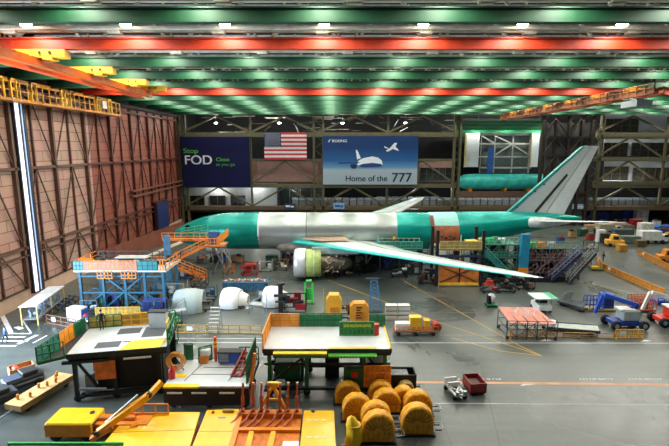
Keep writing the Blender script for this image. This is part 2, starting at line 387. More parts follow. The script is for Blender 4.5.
# lamps
lampX = [-.8+7.7*i for i in range(-4, 13)]
fix = MB().lathe([(.0,.06),(-.05,.16),(-.2,.24),(-.36,.44),(-.38,.46)], (0,0,0), 'z', 12)
glo = MB().lathe([(-.36,.0),(-.37,.44),(-.5,.38),(-.62,.2),(-.64,.0)], (0,0,0), 'z', 12)
rod = MB().tube((0,0,0),(0,0,1.3),.03,5)
l0 = None; ROWW = GN+['twelfth']
LP = 1700
ld = bpy.data.lights.new('lamp_light', 'SPOT'); ld.spot_size = R(172); ld.spot_blend = .25; ld.energy = LP; ld.color = (1, .97, .86); ld.shadow_soft_size = .3
for k in range(12):
    y = 28.7+7.9*k
    if k == 11: break
    n = 0
    for x in lampX:
        if abs(x+ .8) > .80*y+9 or x < XL+2: continue
        n += 1
        lab = 'glowing round lamp before the %s girder, number %d from the left of its row' % (GN[k], n)
        if l0 is None:
            l0 = thing('high_bay_lamp', lab, 'lamp', (x, y, 29.15), 0, 'high-bay lamps in rows between the roof girders')
            obj('reflector', fix, M('#c8ccc8', .3, .6), l0); obj('bulb', glo, M('#fffdf2', .4, 0, 0, 1, 22), l0); obj('rod', rod, STEEL, l0)
        else: dup(l0, (x, y, 29.15), None, lab)
        lo = bpy.data.objects.new('lamp_light', ld); C.objects.link(lo); lo.location = (x, y, 28.5)
# ================================================================== AIRLINER
YC, ZC, RF = 74.0, 5.55, 3.1
air = thing('airliner', 'long unpainted twin-engine airliner with teal and silver body filling the hall', 'airplane', (0, YC, 0))
FR = [(-27.4,4.9,.05),(-27.1,4.92,.55),(-26.4,4.97,1.05),(-25.2,5.08,1.6),(-23.6,5.22,2.15),(-21.8,5.36,2.6),(-19.6,5.48,2.92),(-17,5.55,3.08),(-15,5.55,RF),(-12.4,5.55,RF),
      (-6,5.55,RF),(0,5.55,RF),(6,5.55,RF),(10.2,5.55,RF),(15.7,5.57,RF),(20,5.65,3.08),(23,5.95,2.85),(26,6.3,2.52),(29,6.65,2.2),(32,6.98,1.85),(35,7.22,1.45),(38,7.45,.95),(40.3,7.6,.5),(41.4,7.65,.2)]
def fus(name, xa, xb, mat):
    ri = []
    def at(x):
        for a, c in zip(FR, FR[1:]):
            if a[0] <= x <= c[0]:
                t = (x-a[0])/(c[0]-a[0]); return (x, a[1]+(c[1]-a[1])*t, a[2]+(c[2]-a[2])*t)
    xs = [xa]+[f[0] for f in FR if xa < f[0] < xb]+[xb]
    for x in xs:
        x, zc, r = at(x); ri.append([(x, r*math.cos(2*math.pi*i/48), zc+r*math.sin(2*math.pi*i/48)) for i in range(48)])
    return obj(name, MB().loft(ri), mat, air)
def skin(h, rough, var, metal=.0):
    m = bpy.data.materials.new('aircraft_skin'); m.use_nodes = True; nt = m.node_tree; b = nt.nodes['Principled BSDF']; LN = nt.links.new
    tc = nt.nodes.new('ShaderNodeTexCoord'); mp = nt.nodes.new('ShaderNodeMapping'); mp.inputs['Scale'].default_value = (.35, .35, 1.6); LN(tc.outputs['Object'], mp.inputs['Vector'])
    n = nt.nodes.new('ShaderNodeTexNoise'); n.inputs['Scale'].default_value = 1; n.inputs['Detail'].default_value = 6; LN(mp.outputs['Vector'], n.inputs['Vector'])
    r = nt.nodes.new('ShaderNodeValToRGB'); c = lin(h)
    r.color_ramp.elements[0].position = .3; r.color_ramp.elements[1].position = .7
    r.color_ramp.elements[0].color = tuple(v*(1-var) for v in c[:3])+(1,); r.color_ramp.elements[1].color = tuple(min(1, v*(1+var)) for v in c[:3])+(1,)
    LN(n.outputs['Fac'], r.inputs['Fac'])
    sx = nt.nodes.new('ShaderNodeSeparateXYZ'); LN(tc.outputs['Object'], sx.inputs[0])      # frame joints every few metres
    mo = nt.nodes.new('ShaderNodeMath'); mo.operation = 'PINGPONG'; mo.inputs[1].default_value = 1.75; LN(sx.outputs['X'], mo.inputs[0])
    gt = nt.nodes.new('ShaderNodeMath'); gt.operation = 'GREATER_THAN'; gt.inputs[1].default_value = .035; LN(mo.outputs[0], gt.inputs[0])
    ad = nt.nodes.new('ShaderNodeMath'); ad.operation = 'MULTIPLY_ADD'; ad.inputs[1].default_value = .15; ad.inputs[2].default_value = .85; LN(gt.outputs[0], ad.inputs[0])
    x = nt.nodes.new('ShaderNodeMix'); x.data_type = 'RGBA'; x.blend_type = 'MULTIPLY'; x.inputs[0].default_value = 1
    LN(r.outputs['Color'], x.inputs[6]); LN(ad.outputs[0], x.inputs[7]); LN(x.outputs[2], b.inputs['Base Color'])
    b.inputs['Roughness'].default_value = rough; b.inputs['Metallic'].default_value = metal
    return m
TEAL = skin('#06998a', .26, .22, .35); SILV = skin('#b4beb8', .28, .1, .75); SILV2 = skin('#bcc4c0', .28, .1, .7)
fus('nose_section', -27.4, -12.4, TEAL); fus('forward_body_section', -12.4, -4.6, SILV2); fus('center_body_section', -4.6, 10.2, SILV)
fus('rear_body_section', 10.2, 15.7, TEAL); fus('rear_body_section', 15.7, 20.2, skin('#8ccabf', .35, .2)); fus('aft_body_section', 20.2, 41.4, TEAL)
def patch(name, x0, x1, a0, a1, mat, r=3.15):
    n = 14; rr = []
    for x in (x0, x1):
        rr.append([(x, -r*math.cos(R(a0+(a1-a0)*i/n)), 5.6+r*math.sin(R(a0+(a1-a0)*i/n))) for i in range(n+1)])
    return obj(name, MB().loft(rr, False, True, False), mat, air)
patch('masked_opening', 15.7, 20.2, -35, 24, M('#a5603a', .6, 0, .3, 1.2)); patch('masking_strip', 15.6, 16.2, -35, 62, M('#7a4030', .6), 3.17)
patch('body_joint', -4.68, -4.52, -60, 90, M('#6c7470', .5), 3.115); patch('body_joint', -12.5, -12.3, -60, 90, M('#eef4f0', .5), 3.115)
m = MB()
for i in range(5): m.cb((16.8+i*.65, -3.07, 4.9+.35*(i % 2)), (.4,.12,.35))
obj('masking_tape', m, M('#3a1c14', .7), air)
for x in (-23.6, -22.9, -22.2):      # cockpit glazing
    pass
m = MB()
for i, an in enumerate((35, 52, 70, 110, 128, 145)):
    a = R(-an); m.cb((-24.3+.3*abs(i-2.5)/2.5, math.sin(a)*1.75*(1 if i else 1), 6.45), (.55,.25,.5))
obj('cockpit_window', m, M('#10181a', .2), air)
m = MB(); x = -20.0
while x < 30:
    r = RF if x < 20 else RF-(x-20)*.12
    for s in (-1, 1): m.cb((x, s*(r*.985), ZC+.45+max(0, x-20)*.11), (.26,.06,.36))
    x += 1.4
# wing-body fairing
obj('belly_fairing', MB().loft([[(x, math.cos(t)*ry, 3.3+math.sin(t)*rz) for t in [2*math.pi*i/28 for i in range(28)]] for x, ry, rz in ((-11,.4,.3),(-9,2.6,1.2),(-5,3.45,1.75),(4,3.6,1.85),(10,2.9,1.5),(13,.6,.4))]), M('#93897a', .5, 0, .3, .9), air)
# wings
AF = [(0,0),(.03,.34),(.12,.62),(.3,.85),(.5,.78),(.75,.45),(1,.05),(.75,-.12),(.5,-.28),(.3,-.35),(.12,-.3),(.03,-.2)]
WS = [(3.0,-7.0,15,4.1,1.7),(8.5,-2.3,11.2,4.75,1.25),(12,1.4,8.6,4.95,.95),(20,9.4,5.5,5.55,.6),(28,16.9,3.2,6.2,.34),(30.0,19.0,1.9,6.35,.2),(30.6,20.3,.9,6.4,.08)]
def wing(s, up=0):
    W = thing('wing', '', ''); del W['label']; del W['category']; W.parent = air
    rings, lead, tr = [], [], []
    for y, le, ch, z, t in WS:
        z += up*(y/30)**2
        rings.append([(le+ch*u, s*y, z+t*w*.5) for u, w in AF])
        lead.append([(le-.04+ch*u, s*y, z+t*w*.55) for u, w in ((0,0),(.03,.36),(.10,.62),(.10,-.3),(.03,-.22))])
    if s > 0: rings = rings[::-1]; lead = lead[::-1]
    obj('wing_panel', MB().loft(rings), skin('#cfd8d4', .3, .12, .2), W)
    obj('leading_edge', MB().loft(lead), M('#28b3a8', .35, .1, .12), W)
    obj('spar_seam', MB().add([(p[1]+p[2]*.62, s*p[0], p[3]+up*(p[0]/30)**2+p[4]*.36) for p in WS[:5]]+[(p[1]+p[2]*.66, s*p[0], p[3]+up*(p[0]/30)**2+p[4]*.36) for p in WS[:5]], [(i,i+1,i+6,i+5) for i in range(4)]), M('#7d8a86', .5), W)
    for y, x in ((11, 8.6), (17, 12.4), (23, 16.5)):
        z = 4.2+y*.06+up*(y/30)**2
        obj('flap_fairing', MB().loft([[(x+dx, s*y+math.cos(t)*r, z-.35+math.sin(t)*r) for t in [2*math.pi*i/10 for i in range(10)]] for dx, r in ((-1.2,.04),(-.4,.16),(1,.16),(2.0,.05))]), M('#b9c2be', .4), W)
    if s < 0: obj('root_primer_patch', MB().add([(-5.2,s*3.6,5.0),(-2.0,s*7.5,5.3),(2.5,s*7.5,5.42),(1.5,s*3.6,5.25)], [(0,1,2,3)]), M('#a08468', .6, 0, .4, 1), W)
    return W
wing(-1); wing(1, 1.4)
# engines
def engine(s):
    E = thing('engine', '', ''); del E['label']; del E['category']; E.parent = air
    c = (-5.95, s*9.6, 2.45)
    obj('intake_cowl', MB().lathe([(.6,1.6),(.1,1.72),(0,1.9),(.15,2.1),(.7,2.2),(1.7,2.2),(1.7,2.05),(.6,1.6)], c, 'x', 36), M('#d6dadb', .3, .3, .06), E)
    obj('fan_case', MB().lathe([(1.7,2.0),(1.8,2.08),(3.9,2.0),(4.0,1.6)], c, 'x', 36), M('#a9bb6e', .45, .1, .2), E)
    obj('case_ring', MB().lathe([(2.9,2.0),(2.9,2.12),(3.0,2.12),(3.0,2.0)], c, 'x', 36), M('#d8dcb0', .4), E)
    obj('spinner', MB().lathe([(.5,.05),(.9,.4),(1.2,.55)], c, 'x', 20), DGR, E)
    m = MB()
    for i in range(22):
        a = 2*math.pi*i/22; m.bar((c[0]+1.25, c[1]+math.cos(a)*.5, c[2]+math.sin(a)*.5), (c[0]+1.5, c[1]+math.cos(a+.2)*1.6, c[2]+math.sin(a+.2)*1.6), .32, .05)
    obj('fan', m, M('#3a3f40', .3, .7), E)
    obj('engine_core', MB().lathe([(4.0,1.2),(5,1.25),(6.5,1.0),(7.4,1.05),(8.4,.75),(8.6,.4)], c, 'x', 24), M('#6d6558', .4, .6, .4, 3), E)
    m = MB(); rnd = random.Random(3)
    for i in range(60):
        a = rnd.uniform(0, 6.28); x = rnd.uniform(4, 8); r = rnd.uniform(1.15, 1.55)
        p = (c[0]+x, c[1]+math.cos(a)*r, c[2]+math.sin(a)*r); q = (c[0]+x+rnd.uniform(-.9, .9), c[1]+math.cos(a+.4)*r, c[2]+math.sin(a+.4)*r)
        m.tube(p, q, rnd.uniform(.04, .13), 5)
    obj('pipework', m, M('#b09a80', .35, .5, .4, 4), E)
    obj('pylon', MB().box(c[0]+2.6, c[0]+9.5, c[1]-.3, c[1]+.3, c[2]+1.4, c[2]+2.4), M('#8fa39b', .45), E)
    return E
engine(-1); engine(1)
# fin
fin = [(28.0,8.3),(29.2,8.75),(40.6,19.35),(41.1,19.65),(41.9,19.65),(35.0,8.2)]
obj('fin', MB().prism(fin, 'y', -.32, .32), M('#a9b0ae', .45, .1, .06), air)
obj('rudder', MB().prism([(35.15,8.2),(42.0,19.65),(43.1,19.6),(38.2,8.0)], 'y', -.24, .24), M('#bcc3c0', .45, .1, .06), air)
obj('fin_leading_edge', MB().prism([(27.5,8.4),(28.9,8.75),(40.3,19.45),(40.9,19.6),(29.6,8.7)], 'y', -.36, .36), M('#1c7f78', .4), air)
obj('rudder_gap', MB().prism([(33.3,8.9),(33.9,8.9),(38.4,14.8),(38.2,15.2)], 'y', -.36, -.33), M('#14181a', .6), air)
obj('rudder_gap', MB().prism([(33.2,8.6),(33.7,8.6),(34.9,10.2),(34.5,10.2)], 'y', -.37, -.33), M('#14181a', .6), air)
for z, x in ((12.2, 33.2), (13.4, 34.6), (9.6, 30.4)): obj('fin_access_mark', MB().cb((x, -.35, z), (.35, .06, .2)), DGR, air)
for s in (-1, 1):
    rings = []
    for y, le, ch, z, t in ((1.2,32.6,6.4,7.35,.7),(4,34.6,5.2,7.75,.5),(10.2,39.2,2.4,8.7,.22),(10.8,40.4,1.2,8.8,.08)):
        rings.append([(le+ch*u, s*y, z+t*w*.5) for u, w in AF])
    obj('stabilizer', MB().loft(rings if s < 0 else rings[::-1]), M('#cfd6d2', .35, .1, .08), air)
    obj('stabilizer_fairing', MB().loft([[(x, s*(1.5)+math.cos(t)*ry, 7.2+math.sin(t)*rz) for t in [2*math.pi*i/16 for i in range(16)]] for x, ry, rz in ((31.8,.5,.55),(32.2,.75,.85),(34.5,.75,.9),(37,.4,.5),(39,.1,.1))]), M('#cdd3cf', .4), air)
# landing gear
def gear(x, y, w, name):
    g = thing(name, '', ''); del g['label']; del g['category']; g.parent = air
    obj('strut', MB().tube((x, y, .6), (x, y, 3.2), .2, 10).tube((x, y, 1.2), (x+1.2, y, 3.0), .1, 6), STEEL, g)
    for dx in ((0,) if w == 1 else (-1.2, 0, 1.2)):
        for dy in (-.45, .45): obj('wheel', MB().lathe([(-.18,.2),(-.2,.55),(-.14,.64),(.14,.64),(.2,.55),(.18,.2)], (x+dx, y+dy, .64), 'y', 18), RUB, g)
gear(-20.5, 0, 1, 'nose_landing_gear'); gear(5, -5.5, 3, 'main_landing_gear'); gear(5, 5.5, 3, 'main_landing_gear')

# ================================================================== BANNERS AND FLAG
def frame_pt(px, py, Y=111.2): return A(px, py, Y)
p, q = frame_pt(183.4, 187.5), frame_pt(249, 136.5); W, H = q.x-p.x, q.z-p.z
fo = thing('banner', 'dark navy banner reading Stop FOD, hung on the rear frame', 'banner', (p.x, p.y, p.z))
obj('banner_cloth', MB().box(0, W, 0, .06, 0, H), M('#030a40', .95, 0, .25, .25), fo)
text('lettering', 'Stop', H*.13, (W*.025, -.03, H*.68), M('#5fb83c', .5), fo, 1.25); text('lettering', 'FOD', H*.25, (W*.03, -.03, H*.46), M('#dfe6f0', .5), fo, 1.1)
text('lettering', 'Clean', H*.10, (W*.50, -.03, H*.52), M('#5fb83c', .5), fo, 1.15); text('lettering', 'as you go', H*.085, (W*.50, -.03, H*.43), M('#3d9a4c', .5), fo, 1.15)
obj('border', MB().box(0, W, -.02, 0, 0, .12).box(0, W, -.02, 0, H-.12, H), M('#2a3560', .5), fo)
p, q = frame_pt(323, 184.5), frame_pt(418.5, 136); W, H = q.x-p.x, q.z-p.z
hb = thing('banner', 'blue and grey banner reading Home of the 777 with flying airliners', 'banner', (p.x, p.y, p.z))
m = bpy.data.materials.new('printed_sky'); m.use_nodes = True; nt = m.node_tree; b_ = nt.nodes['Principled BSDF']; tc = nt.nodes.new('ShaderNodeTexCoord'); sx = nt.nodes.new('ShaderNodeSeparateXYZ')
nt.links.new(tc.outputs['Generated'], sx.inputs[0]); r = nt.nodes.new('ShaderNodeValToRGB'); nt.links.new(sx.outputs['Z'], r.inputs['Fac'])
e = r.color_ramp.elements; e[0].position = 0; e[0].color = lin('#9fb0ba'); e[1].position = 1; e[1].color = lin('#0a3264')
for ps, cc in ((.30, '#a5b6c0'), (.36, '#5a8fb8'), (.5, '#17568e'), (.75, '#0c3c74')): x = e.new(ps); x.color = lin(cc)
nt.links.new(r.outputs['Color'], b_.inputs['Base Color']); b_.inputs['Roughness'].default_value = .5
obj('banner_cloth', MB().box(0, W, 0, .06, 0, H), m, hb)
text('lettering', 'Home of the', H*.17, (W*.235, -.03, H*.07), M('#22303c', .5), hb, 1.0); text('lettering', '777', H*.27, (W*.725, -.03, H*.055), M('#1c2a36', .5), hb, 1.05)
text('lettering', 'BOEING', H*.075, (W*.095, -.03, H*.875), M('#e8eef4', .5), hb, 1.15)
m = MB(); pts = [(.055,.885),(.075,.93),(.10,.95),(.08,.93),(.065,.875)]; m.prism([(u*W, w*H) for u, w in pts], 'y', -.05, -.02); obj('emblem', m, M('#e8eef4', .5), hb)
def poly(name, pts, mat, d=-.03, par=hb): return obj(name, MB().prism([(u*W, w*H) for u, w in pts], 'y', d-.02, d), mat, par)
WP = M('#e2e9ee', .5, 0, .04); NB = M('#1b3a78', .5)
poly('printed_airliner_body', [(.365,.40),(.37,.49),(.42,.545),(.52,.585),(.58,.56),(.62,.50),(.63,.42),(.60,.385),(.5,.385),(.42,.375)], WP)
poly('printed_airliner_body', [(.375,.395),(.42,.43),(.52,.45),(.61,.43),(.63,.40),(.60,.37),(.5,.365),(.42,.36)], NB, -.055)
poly('printed_airliner_tail', [(.36,.52),(.345,.72),(.362,.71),(.40,.55)], WP, -.04)
poly('printed_airliner_wing', [(.40,.45),(.16,.44),(.16,.46),(.36,.47)], NB, -.055); poly('printed_airliner_wing', [(.29,.37),(.31,.33),(.35,.33),(.36,.40),(.33,.43),(.29,.41)], M('#0f2850', .5), -.055)
poly('printed_airliner_body', [(.66,.70),(.70,.75),(.75,.86),(.78,.86),(.76,.78),(.72,.72),(.68,.68)], WP, -.04)
poly('printed_airliner_wing', [(.68,.76),(.64,.80),(.65,.76),(.72,.72)], WP, -.045); poly('printed_airliner_wing', [(.76,.79),(.80,.70),(.79,.70),(.73,.74)], WP, -.045)
p, q = frame_pt(264.5, 159.5, 111.0), frame_pt(306.5, 132.5, 111.0); W, H = q.x-p.x, q.z-p.z
fl = thing('flag', 'large United States flag hanging on the rear frame between the banners', 'flag', (p.x, p.y, p.z))
mr, mw = MB(), MB()
for i in range(13): (mr if i % 2 == 0 else mw).box(0, W, 0, .05, H*(12-i)/13, H*(13-i)/13)
obj('red_stripes', mr, M('#b5303a', .6), fl); obj('white_stripes', mw, M('#dcd8d4', .6, 0, .05), fl)
obj('canton', MB().box(0, W*.4, -.03, 0, H*6/13, H), M('#0f1c4c', .8), fl); m = MB()
for r_ in range(9):
    for c_ in range(6 if r_ % 2 == 0 else 5):
        u, w_ = W*.4*((c_+.5)/6+(r_ % 2)/12), H*6/13+H*7/13*(r_+.5)/9
        m.prism([(u+.17*(1 if k % 2 == 0 else .45)*math.sin(k*math.pi/5), w_+.17*(1 if k % 2 == 0 else .45)*math.cos(k*math.pi/5)) for k in range(10)], 'y', -.05, -.03)
obj('stars', m, M('#e8e8ea', .6, 0, .03), fl)
for px, py, w_, h_, lab, nm, col in ((206,209,11,5.5,'dark blue','small dark blue sign board on the rear railing below the flag','#18345c'),(339,209,11,6,'','small light blue sign board on the railing below the airliner banner','#7fb0d8'),(579,209,14,5,'','pale blue sign board on the railing at the tail fin','#a8c8e4')):
    px0 = 290 if lab else px
    a = A(px0, py, 110.9); t = thing('sign_board', nm, 'sign', a); wq, hq = w_*.25, h_*.25
    obj('board', MB().box(-wq/2, wq/2, -.1, 0, 0, hq), M(col, .5), t); obj('lettering', MB().box(-wq*.38, wq*.05, -.13, -.1, hq*.35, hq*.7).box(wq*.1, wq*.36, -.13, -.1, hq*.3, hq*.6), M('#e4eaf0' if lab or px > 500 else '#1c4f94', .5), t)
# row of bins on the mezzanine
b0 = thing('stowage_bin', 'grey rounded stowage bin in the long row on the rear mezzanine', 'bin', (-10, 113.7, mz-.15), 0, 'grey stowage bins along the rear mezzanine')
obj('body', MB().prism([(-.75,0),(.75,0),(.78,1.7),(.5,2.25),(-.5,2.25),(-.78,1.7)], 'x', -.82, .82), M('#6b7378', .45, .2), b0)
obj('lid', MB().box(-.78,.78,-.84,-.76,.5,1.5), M('#858d90', .4, .2), b0)
x = -8.2
while x < 94:
    if not (cx[2]-1 < x < cx[2]+22.5 and False): dup(b0, (x, 113.7+random.uniform(-.05,.05), mz-.15))
    x += 1.85
x = -10.0
for i in range(8): dup(b0, (12+i*2.0, 116.6, mz-.15))
# second airframe in the far bay
p = A(458, 182, 118); q = A(539, 182, 118); r_ = 2.1
fb = thing('fuselage_section', 'separate teal fuselage body on a stand in the far bay behind the tail fin', 'fuselage', (p.x, 118.9, p.z))
Lf = q.x-p.x+3
obj('body_shell', MB().loft([[(x, math.cos(t)*r, math.sin(t)*r) for t in [2*math.pi*i/28 for i in range(28)]] for x, r in ((0,.5),(.5,1.3),(1.8,1.9),(3.8,r_),(Lf,r_))]), M('#3cc4b8', .35, .1, .25, .6), fb)
obj('stand', MB().box(.5, Lf, -1.5, 1.5, -3.2, -2.6), M('#a08a78', .6), fb)
obj('cradle', MB().box(3, 3.6, -1.5, 1.5, -2.6, -1.6).box(Lf-6, Lf-5.4, -1.5, 1.5, -2.6, -1.6).box(Lf/2, Lf/2+.5, -1.5, 1.5, -2.6, -1.6), ORG, fb)
p, q = A(458,197,117), A(541,190,117); struct('floor_far_walkway', MB().box(p.x, q.x, 117, 120, p.z, q.z-.4), M('#70564a', .6))
# ================================================================== CRANES
def crane(nm, lab, X, y0, y1, z, ys, truck_lab, mirrored=1):
    t = thing('overhead_crane', lab, 'crane', (X, y0, z)); Ln = y1-y0
    obj('bridge_beam', MB().box(-.06, .06, 0, Ln, -.9, -.02).box(-.35, .35, 0, Ln, -1.0, -.9).box(-.35, .35, 0, Ln, -.1, 0), M('#e0561c' if mirrored > 0 else '#a04818', .5, .1), t)
    obj('bridge_beam', MB().box(1.1*mirrored-.06, 1.1*mirrored+.06, 0, Ln, -.75, -.1).box(1.1*mirrored-.3, 1.1*mirrored+.3, 0, Ln, -.85, -.75), M('#c8641e' if mirrored > 0 else '#7a4420', .5, .1), t)
    for y in ys:
        k = obj('end_truck', MB().box(-1.0, 3.4, y-y0-.45, y-y0+.45, -.12, .5).box(.2, 1.0, y-y0-.5, y-y0+.5, -.35, 0).box(1.6, 2.4, y-y0-.5, y-y0+.5, -.3, 0), M('#eab02a' if mirrored > 0 else '#b87824', .5), t)
        obj('wheel_box', MB().box(-.3,.3,y-y0-.5,y-y0+.5,-.2,.1).cb((1.4,y-y0-.5,.25),(.2,.1,.2)).cb((2.2,y-y0-.5,.25),(.2,.1,.2)), DGR, k)
    m = MB(); y = 0.0; rr = random.Random(5)
    while y < Ln: m.box(-1.3, -1.1, y, y+.1, -.6, .45); m.box(-1.25, 1.3, y, y+.08, -.2, -.12); y += 1.6
    m.box(-1.3, -1.2, 0, Ln, .38, .46).box(-1.3, -1.2, 0, Ln, -.1, -.02); obj('cable_rail', m, M('#d89a2c' if mirrored > 0 else '#8a5a24', .5), t)
    return t
crane('overhead_crane', 'orange crane bridge hanging below the girders near the pale left wall', -25.2, 24, 60.5, ZB-.55, [30.3,38.2,46.1,54,59.8], '')
crane('overhead_crane', 'rusty orange crane bridge hanging beyond the right end of the airliner tail', 40, 56, 107, ZB-.55, [61.9,66,69.8,73.5,77.7,81.5,85.6,89.5,93.5,97.5,101.4,105.5], '', -1)
h = tag(obj('crane_trolley', MB().box(-1,1,-1.6,1.6,-1.1,-.3).box(-.5,.5,-.6,.6,-.3,0), M('#8a9492', .5)), 'grey hoist trolley on the orange crane near the right edge', 'hoist'); h.location = (39.4, 60, ZB-1.56)
hb2 = tag(obj('hoist_cover', MB().loft([[(x, math.cos(t)*r, math.sin(t)*r*.6) for t in [2*math.pi*i/12 for i in range(12)]] for x, r in ((-1.6,.1),(-.8,.4),(.8,.45),(1.6,.15))]), M('#e8ecea', .5)), 'small white wrapped hoist under the roof at the upper right', 'hoist')
hb2.location = A(634, 99, 62)
# catwalk on the left wall
cw = thing('catwalk', 'yellow railed catwalk along the top of the left hangar doors', 'catwalk', (XL+.9, 44, 24.9)); Ln = 34
obj('deck', MB().box(-.2, 1.4, 0, Ln, -.3, 0), M('#c07a28', .5), cw)
obj('rail', MB().box(1.34, 1.42, 0, Ln, 1.75, 1.85).box(1.34, 1.42, 0, Ln, .85, .93).box(-.1,0,0,Ln,2.2,2.5).box(.4,.55,0,Ln,1.9,2.1), M('#d8962c', .5), cw)
y = 0.0
while y < Ln: obj('post', MB().box(1.32, 1.44, y, y+.12, -.3, 1.85), M('#e0a030', .5), cw); y += 1.36
for y, hh in ((6,1.7),(8,1.6),(11.5,1.9),(17.5,1.7),(19.5,1.5),(26.5,1.8),(30,1.5)):
    obj('access_gate', MB().box(1.2,1.5,y,y+.15,0,2.2).box(1.2,1.5,y+.9,y+1.05,0,2.2).box(1.2,1.5,y,y+1.05,2.0,2.2).box(1.2,1.3,y,y+1.05,1.0,1.15), M('#f0bc34', .5), cw)
obj('control_box', MB().box(1.0,1.5,28.2,29.4,.6,1.7).box(.2,.9,19,20,.3,1.2), WHT, cw)

# lamps of the rear bays, plus hidden fill strips added for the bins
k = 0
fl2 = bpy.data.lights.new('bin_fill_light', 'POINT'); fl2.energy = 450; fl2.shadow_soft_size = .5
fl_ = bpy.data.lights.new('bay_light', 'POINT'); fl_.energy = 1800; fl_.color = (1, .97, .88); fl_.shadow_soft_size = .4
for y, z, xs in ((115.5, 26, (-30,-14,2,18,60,74,88)), (120.5, 26.4, (38,46,54)), (113.3, 10.0, (-30,-20,-10,0,10,20,28,69,73,78))):
    for x in xs:
        k += 1
        if z > 20: dup(l0, (x, y, z), None, 'round lamp hanging in the bays behind the rear frame, number %d from the left' % k)
        else: tl = tag(obj('bin_fill_strip', MB().box(-1,1,-.1,.1,0,.12), M('#fffdf2', .4, 0, 0, 1, 6)), 'added white fill strip above the rear mezzanine bins, number %d counting on from the round lamps' % k, 'lamp', 'added fill strips above the mezzanine'); tl.location = (x, y, z)
        lo = bpy.data.objects.new('bay_light', fl_ if z > 20 else fl2); C.objects.link(lo); lo.location = (x, y, z-.9 if z > 20 else z-.3); lo.scale = (1,1,1)
# ================================================================== GROUND EQUIPMENT
def wheelset(par, xs, ys, r=.3, w=.2, z=None, name='wheel'):
    for x in xs:
        for y in ys: obj(name, MB().lathe([(-w/2,.05),(-w/2,r*.9),(-w*.3,r),(w*.3,r),(w/2,r*.9),(w/2,.05)], (x, y, r if z is None else z), 'y', 16), RUB, par)
def legs(par, pts, z0, z1, w, mat, name='leg'):
    for x, y in pts: obj(name, MB().box(x-w/2, x+w/2, y-w/2, y+w/2, z0, z1), mat, par)
def rail_mb(p, q, h, n, w=.08, mid=2, mesh=False):
    m = MB(); p = Vector(p); q = Vector(q); up = Vector((0,0,1))
    for i in range(n+1):
        a = p.lerp(q, i/n); m.bar(a, a+up*h, w)
    for j in range(1, mid+1): m.bar(p+up*h*j/mid, q+up*h*j/mid, w)
    m.bar(p+up*.06, q+up*.06, w*1.2)
    return m
def rail(par, p, q, h, n, mat, infill=None, name='railing'):
    r = obj(name, rail_mb(p, q, h, n), mat, par)
    if infill:
        p = Vector(p); q = Vector(q); d = (q-p).normalized(); m = MB()
        a = Vector((0,0,.12)); b = Vector((0,0,h-.1)); s = Vector((-d.y, d.x, 0))*.015
        m.add([p+a-s, q+a-s, q+b-s, p+b-s, p+a+s, q+a+s, q+b+s, p+b+s], [(0,1,2,3),(7,6,5,4),(0,4,5,1),(1,5,6,2),(2,6,7,3),(3,7,4,0)])
        obj('infill_panel', m, infill, r)
    return r
def stair_mb(p, q, w, n, ax='y'):
    """flight from p up to q, treads w wide across ax"""
    m = MB(); p = Vector(p); q = Vector(q); o = Vector((0,w/2,0)) if ax == 'y' else Vector((w/2,0,0))
    m.bar(p-o, q-o, .1, .35); m.bar(p+o, q+o, .1, .35)
    for i in range(n):
        c = p.lerp(q, (i+.5)/n); d = (w, .28) if ax == 'x' else (.28, w); m.cb(c, (d[0], d[1], .06))
    return m
def stair_rail_mb(p, q, w, h=1.05, n=5, ax='y'):
    m = MB(); p = Vector(p); q = Vector(q); o = Vector((0,w/2,0)) if ax == 'y' else Vector((w/2,0,0)); up = Vector((0,0,h))
    for s in (-1, 1):
        m.bar(p+o*s+up, q+o*s+up, .08); m.bar(p+o*s+up*.5, q+o*s+up*.5, .06)
        for i in range(n+1): c = p.lerp(q, i/n)+o*s; m.bar(c, c+up, .06)
    return m
def stairs(par, p, q, w, n, mat, ax='y', matr=None):
    s = obj('stair_flight', stair_mb(p, q, w, n, ax), mat, par); obj('handrail', stair_rail_mb(p, q, w, 1.05, 5, ax), matr or mat, s); return s
def lattice(par, x0, x1, y0, y1, z0, z1, nx, nz, mat, w=.12, diag=True, ny=1):
    """scaffold: posts as parts, ledgers and braces as one bracing part per level"""
    xs = [x0+(x1-x0)*i/nx for i in range(nx+1)]; ys = [y0+(y1-y0)*i/ny for i in range(ny+1)]
    legs(par, [(x, y) for x in xs for y in ys], z0, z1, w, mat, 'post')
    for j in range(nz+1):
        z = z0+.3+(z1-z0-.3)*j/nz; m = MB()
        for y in ys: m.box(x0, x1, y-w*.35, y+w*.35, z-w*.35, z+w*.35)
        for x in xs: m.box(x-w*.35, x+w*.35, y0, y1, z-w*.35, z+w*.35)
        if diag and j < nz:
            zn = z0+.3+(z1-z0-.3)*(j+1)/nz
            for i in range(nx):
                a, b2 = (xs[i], xs[i+1]) if (i+j) % 2 else (xs[i+1], xs[i])
                m.bar((a, y0, z), (b2, y0, zn), w*.6)
        obj('bracing', m, mat, par)
def T(name, label, cat, px, py, rz=0, group=None, z=0):
    return thing(name, label, cat, tuple(G(px, py, z)), rz, group)
def rb(d, r=.12):
    """rounded-edge box centred on x,y, standing on 0: d=(w,dep,h)"""
    x, y, h = d[0]/2, d[1]/2, d[2]; r = min(r, x*.4, y*.4)
    out = lambda ix: [(sx*(x-ix)+cx_, sy*(y-ix)+cy_) for sx, sy, cx_, cy_ in ((1,-1,-r*0,0),)]
    def ring(i, z):
        pts = []
        for (sx, sy, a0) in ((1,-1,-90),(1,1,0),(-1,1,90),(-1,-1,180)):
            for k in range(4):
                a = R(a0+30*k); pts.append((sx*(x-r)+math.cos(a)*(r-i), sy*(y-r)+math.sin(a)*(r-i), z))
        return pts
    return MB().loft([ring(r*.4, 0), ring(0, r*.4), ring(0, h-r*.5), ring(r*.4, h)], True, False)

